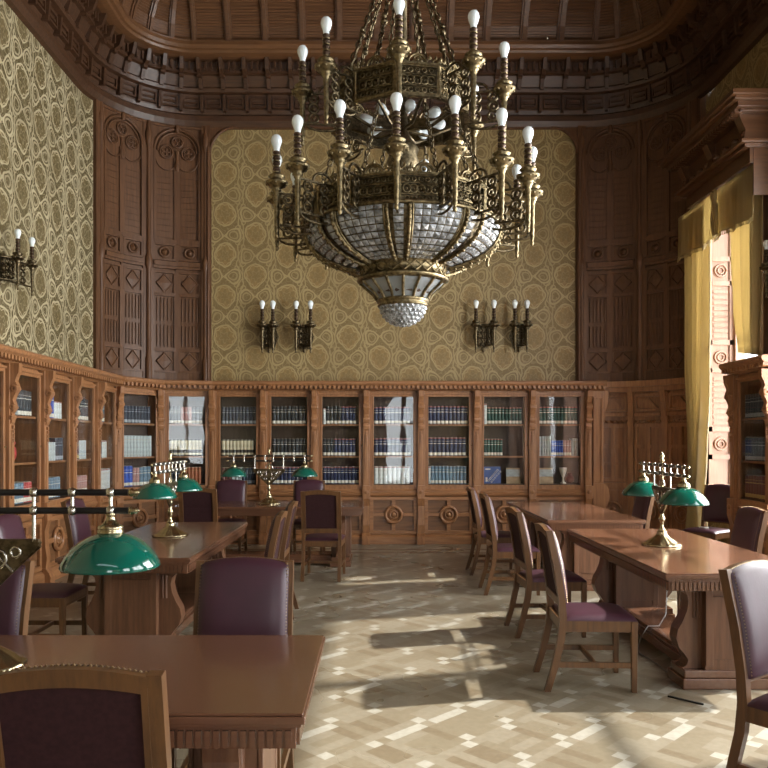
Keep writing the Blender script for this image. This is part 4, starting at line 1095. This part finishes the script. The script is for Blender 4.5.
# ================================================================ WINDOW PELMET AND CURTAINS
t = thing('window_pelmet', 'heavy carved dark wood pelmet projecting above the sunlit window', 'pelmet', (XR, 9.94, 5.0))
def ring_box(m, x0, y0, y1, z0, z1, mi=0): m.box(x0, 0, y0, y1, z0, z1, mi)
m = MB(); ya, yb_ = -1.20, 1.15
for x0, e, z0, z1 in ((-.72, .0, .57, .63), (-.68, .04, .53, .57), (-.62, .10, .47, .53), (-.56, .16, .44, .47)): ring_box(m, x0, ya+e, yb_-e, z0, z1)
m.build('crown', 'darkh', t, .006)
m = MB(); n = 28
for i in range(n): y = ya+.22+(yb_-ya-.44)*i/(n-1); m.box(-.61, -.52, y-.018, y+.018, .425, .475)
m.build('dentils', 'darkh', t)
for i in range(8):
    m = MB(); y = ya+.3+(yb_-ya-.6)*i/7; m.lathe([(.0, -.05), (.045, -.03), (.05, .03), (.0, .05)], 8, (-.44, y, .22), ax='x'); m.build('boss', 'darkh', t)
for yy in (ya+.32, 0, yb_-.32): m = MB(); m.prism([(-.42, .12), (-.48, .14), (-.46, .26), (-.54, .44), (-.42, .44)], 'y', yy-.07, yy+.07); m.build('corbel', 'darkh', t)
m = MB(); ring_box(m, -.42, ya+.25, yb_-.25, .12, .44); m.build('frieze', 'darkh', t)
m = MB(); ring_box(m, -.54, ya+.17, yb_-.17, .09, .13); ring_box(m, -.48, ya+.22, yb_-.22, .05, .09); ring_box(m, -.40, ya+.27, yb_-.27, -.12, .05); m.box(-.36, 0, ya+.26, ya+.285, -.50, .05); m.build('lower_moulding', 'darkh', t, .004)

def fold_sheet(fn, nu, nv):
    m = MB(); vs = [fn(i/nu, j/nv) for j in range(nv+1) for i in range(nu+1)]
    fs = [(j*(nu+1)+i, j*(nu+1)+i+1, (j+1)*(nu+1)+i+1, (j+1)*(nu+1)+i) for j in range(nv) for i in range(nu)]
    return m.add(vs, fs, 0, True)
def solid(o, th=.008): s = o.modifiers.new('solid', 'SOLIDIFY'); s.thickness = th; return o
cu = bpy.data.materials.new('gold_silk'); cu.use_nodes = True; nt = cu.node_tree; p = nt.nodes['Principled BSDF']; out = nt.nodes['Material Output']
nn = noise(nt, coords(nt, (1, 20, .6)), 3, 3); cc = mixc(nt, nn, (.44, .35, .18), (.58, .48, .28)); nt.links.new(cc, p.inputs['Base Color']); setp(p, Roughness=.45)
tr = nt.nodes.new('ShaderNodeBsdfTranslucent'); nt.links.new(cc, tr.inputs[0]); mx = nt.nodes.new('ShaderNodeMixShader'); mx.inputs[0].default_value = .6
nt.links.new(p.outputs[0], mx.inputs[1]); nt.links.new(tr.outputs[0], mx.inputs[2]); nt.links.new(mx.outputs[0], out.inputs[0]); MT['curtain'] = cu
def lerp(k, t):
    for (t0, v0), (t1, v1) in zip(k, k[1:]):
        if t <= t1: f = (t-t0)/(t1-t0); f = f*f*(3-2*f); return v0+(v1-v0)*f
    return k[-1][1]
def far_c(u, v):
    z = 4.80-v*4.77
    ya_ = lerp([(0, 10.38), (.15, 10.42), (.5, 10.48), (.72, 10.58), (.80, 10.64), (1, 10.5)], v); yb2 = lerp([(0, 11.2), (.4, 11.15), (.72, 10.98), (.80, 10.92), (1, 11.10)], v)
    a = .055*(.5+.5*v); y = ya_+(yb2-ya_)*u
    return (4.52+a*sin(u*2*pi*6.3+.4*sin(v*3))+.02*sin(u*31+v*2), y, z)
o = solid(fold_sheet(far_c, 96, 24).build('curtain', 'curtain', recalc=False)); tag(o, 'long gold curtain hanging to the floor at the far side of the window', 'curtain', None)
def near_c(u, v):
    z = 4.80-v*2.16
    ya_ = lerp([(0, 9.10), (.6, 9.14), (1, 9.20)], v); yb2 = lerp([(0, 9.95), (.4, 9.92), (.75, 9.86), (1, 9.72)], v)
    y = ya_+(yb2-ya_)*u
    return (4.58+.045*sin(u*2*pi*3.2+v)*(1-.4*v), y, z+(-.0+.10*u*v))
o = solid(fold_sheet(near_c, 60, 20).build('curtain', 'curtain', recalc=False)); tag(o, 'shorter gold curtain at the near side of the window, gathered above the bookcase', 'curtain')
t = thing('curtain_valance', 'gold fabric valance with fringed lower edge across the window top', 'valance', (0, 0, 0))
def val(u, v):
    y = 9.03+u*2.21; drop = .60+.015*sin(u*pi*4)
    return (4.44+.02*sin(u*2*pi*5)*(.3+v)+.008*sin(u*2*pi*17)*v, y, 4.87-v*drop)
solid(fold_sheet(val, 110, 12).build('valance_cloth', 'curtain', t, recalc=False))
m = MB()
for i in range(90):
    u = (i+.5)/90; x, y, z = val(u, 1.0); m.lathe([(.003, -.05), (.007, -.045), (.006, 0)], 5, (x, y, z))
m.build('fringe', 'curtain', t)
m = MB()
for q in range(2):
    u = .42+.04*q; pts = []
    for i in range(10): v = i/9; x, y, z = val(u+.012*sin(v*9+q*2), v); pts.append((x-.03, y, z))
    m.tube(pts, [.018+.012*abs(sin(i*1.7)) for i in range(10)], 6)
m.build('jabot', 'curtain', t)
o = MB().tube([(4.52, 9.03, 4.86), (4.52, 11.26, 4.86)], .018, 8).build('curtain_rod', 'blackm'); tag(o, 'dark curtain rod under the pelmet carrying the gold curtains', 'rod')

o = MB().lathe([(.0, -.03), (.022, -.02), (.028, .0), (.022, .02), (.012, .03)], 10).build('ceiling_fitting', 'steel'); o.location = (2.61, 11.60, 7.70); tag(o, 'tiny round metal fitting on the ceiling ring moulding, right of the chandelier', 'fitting')
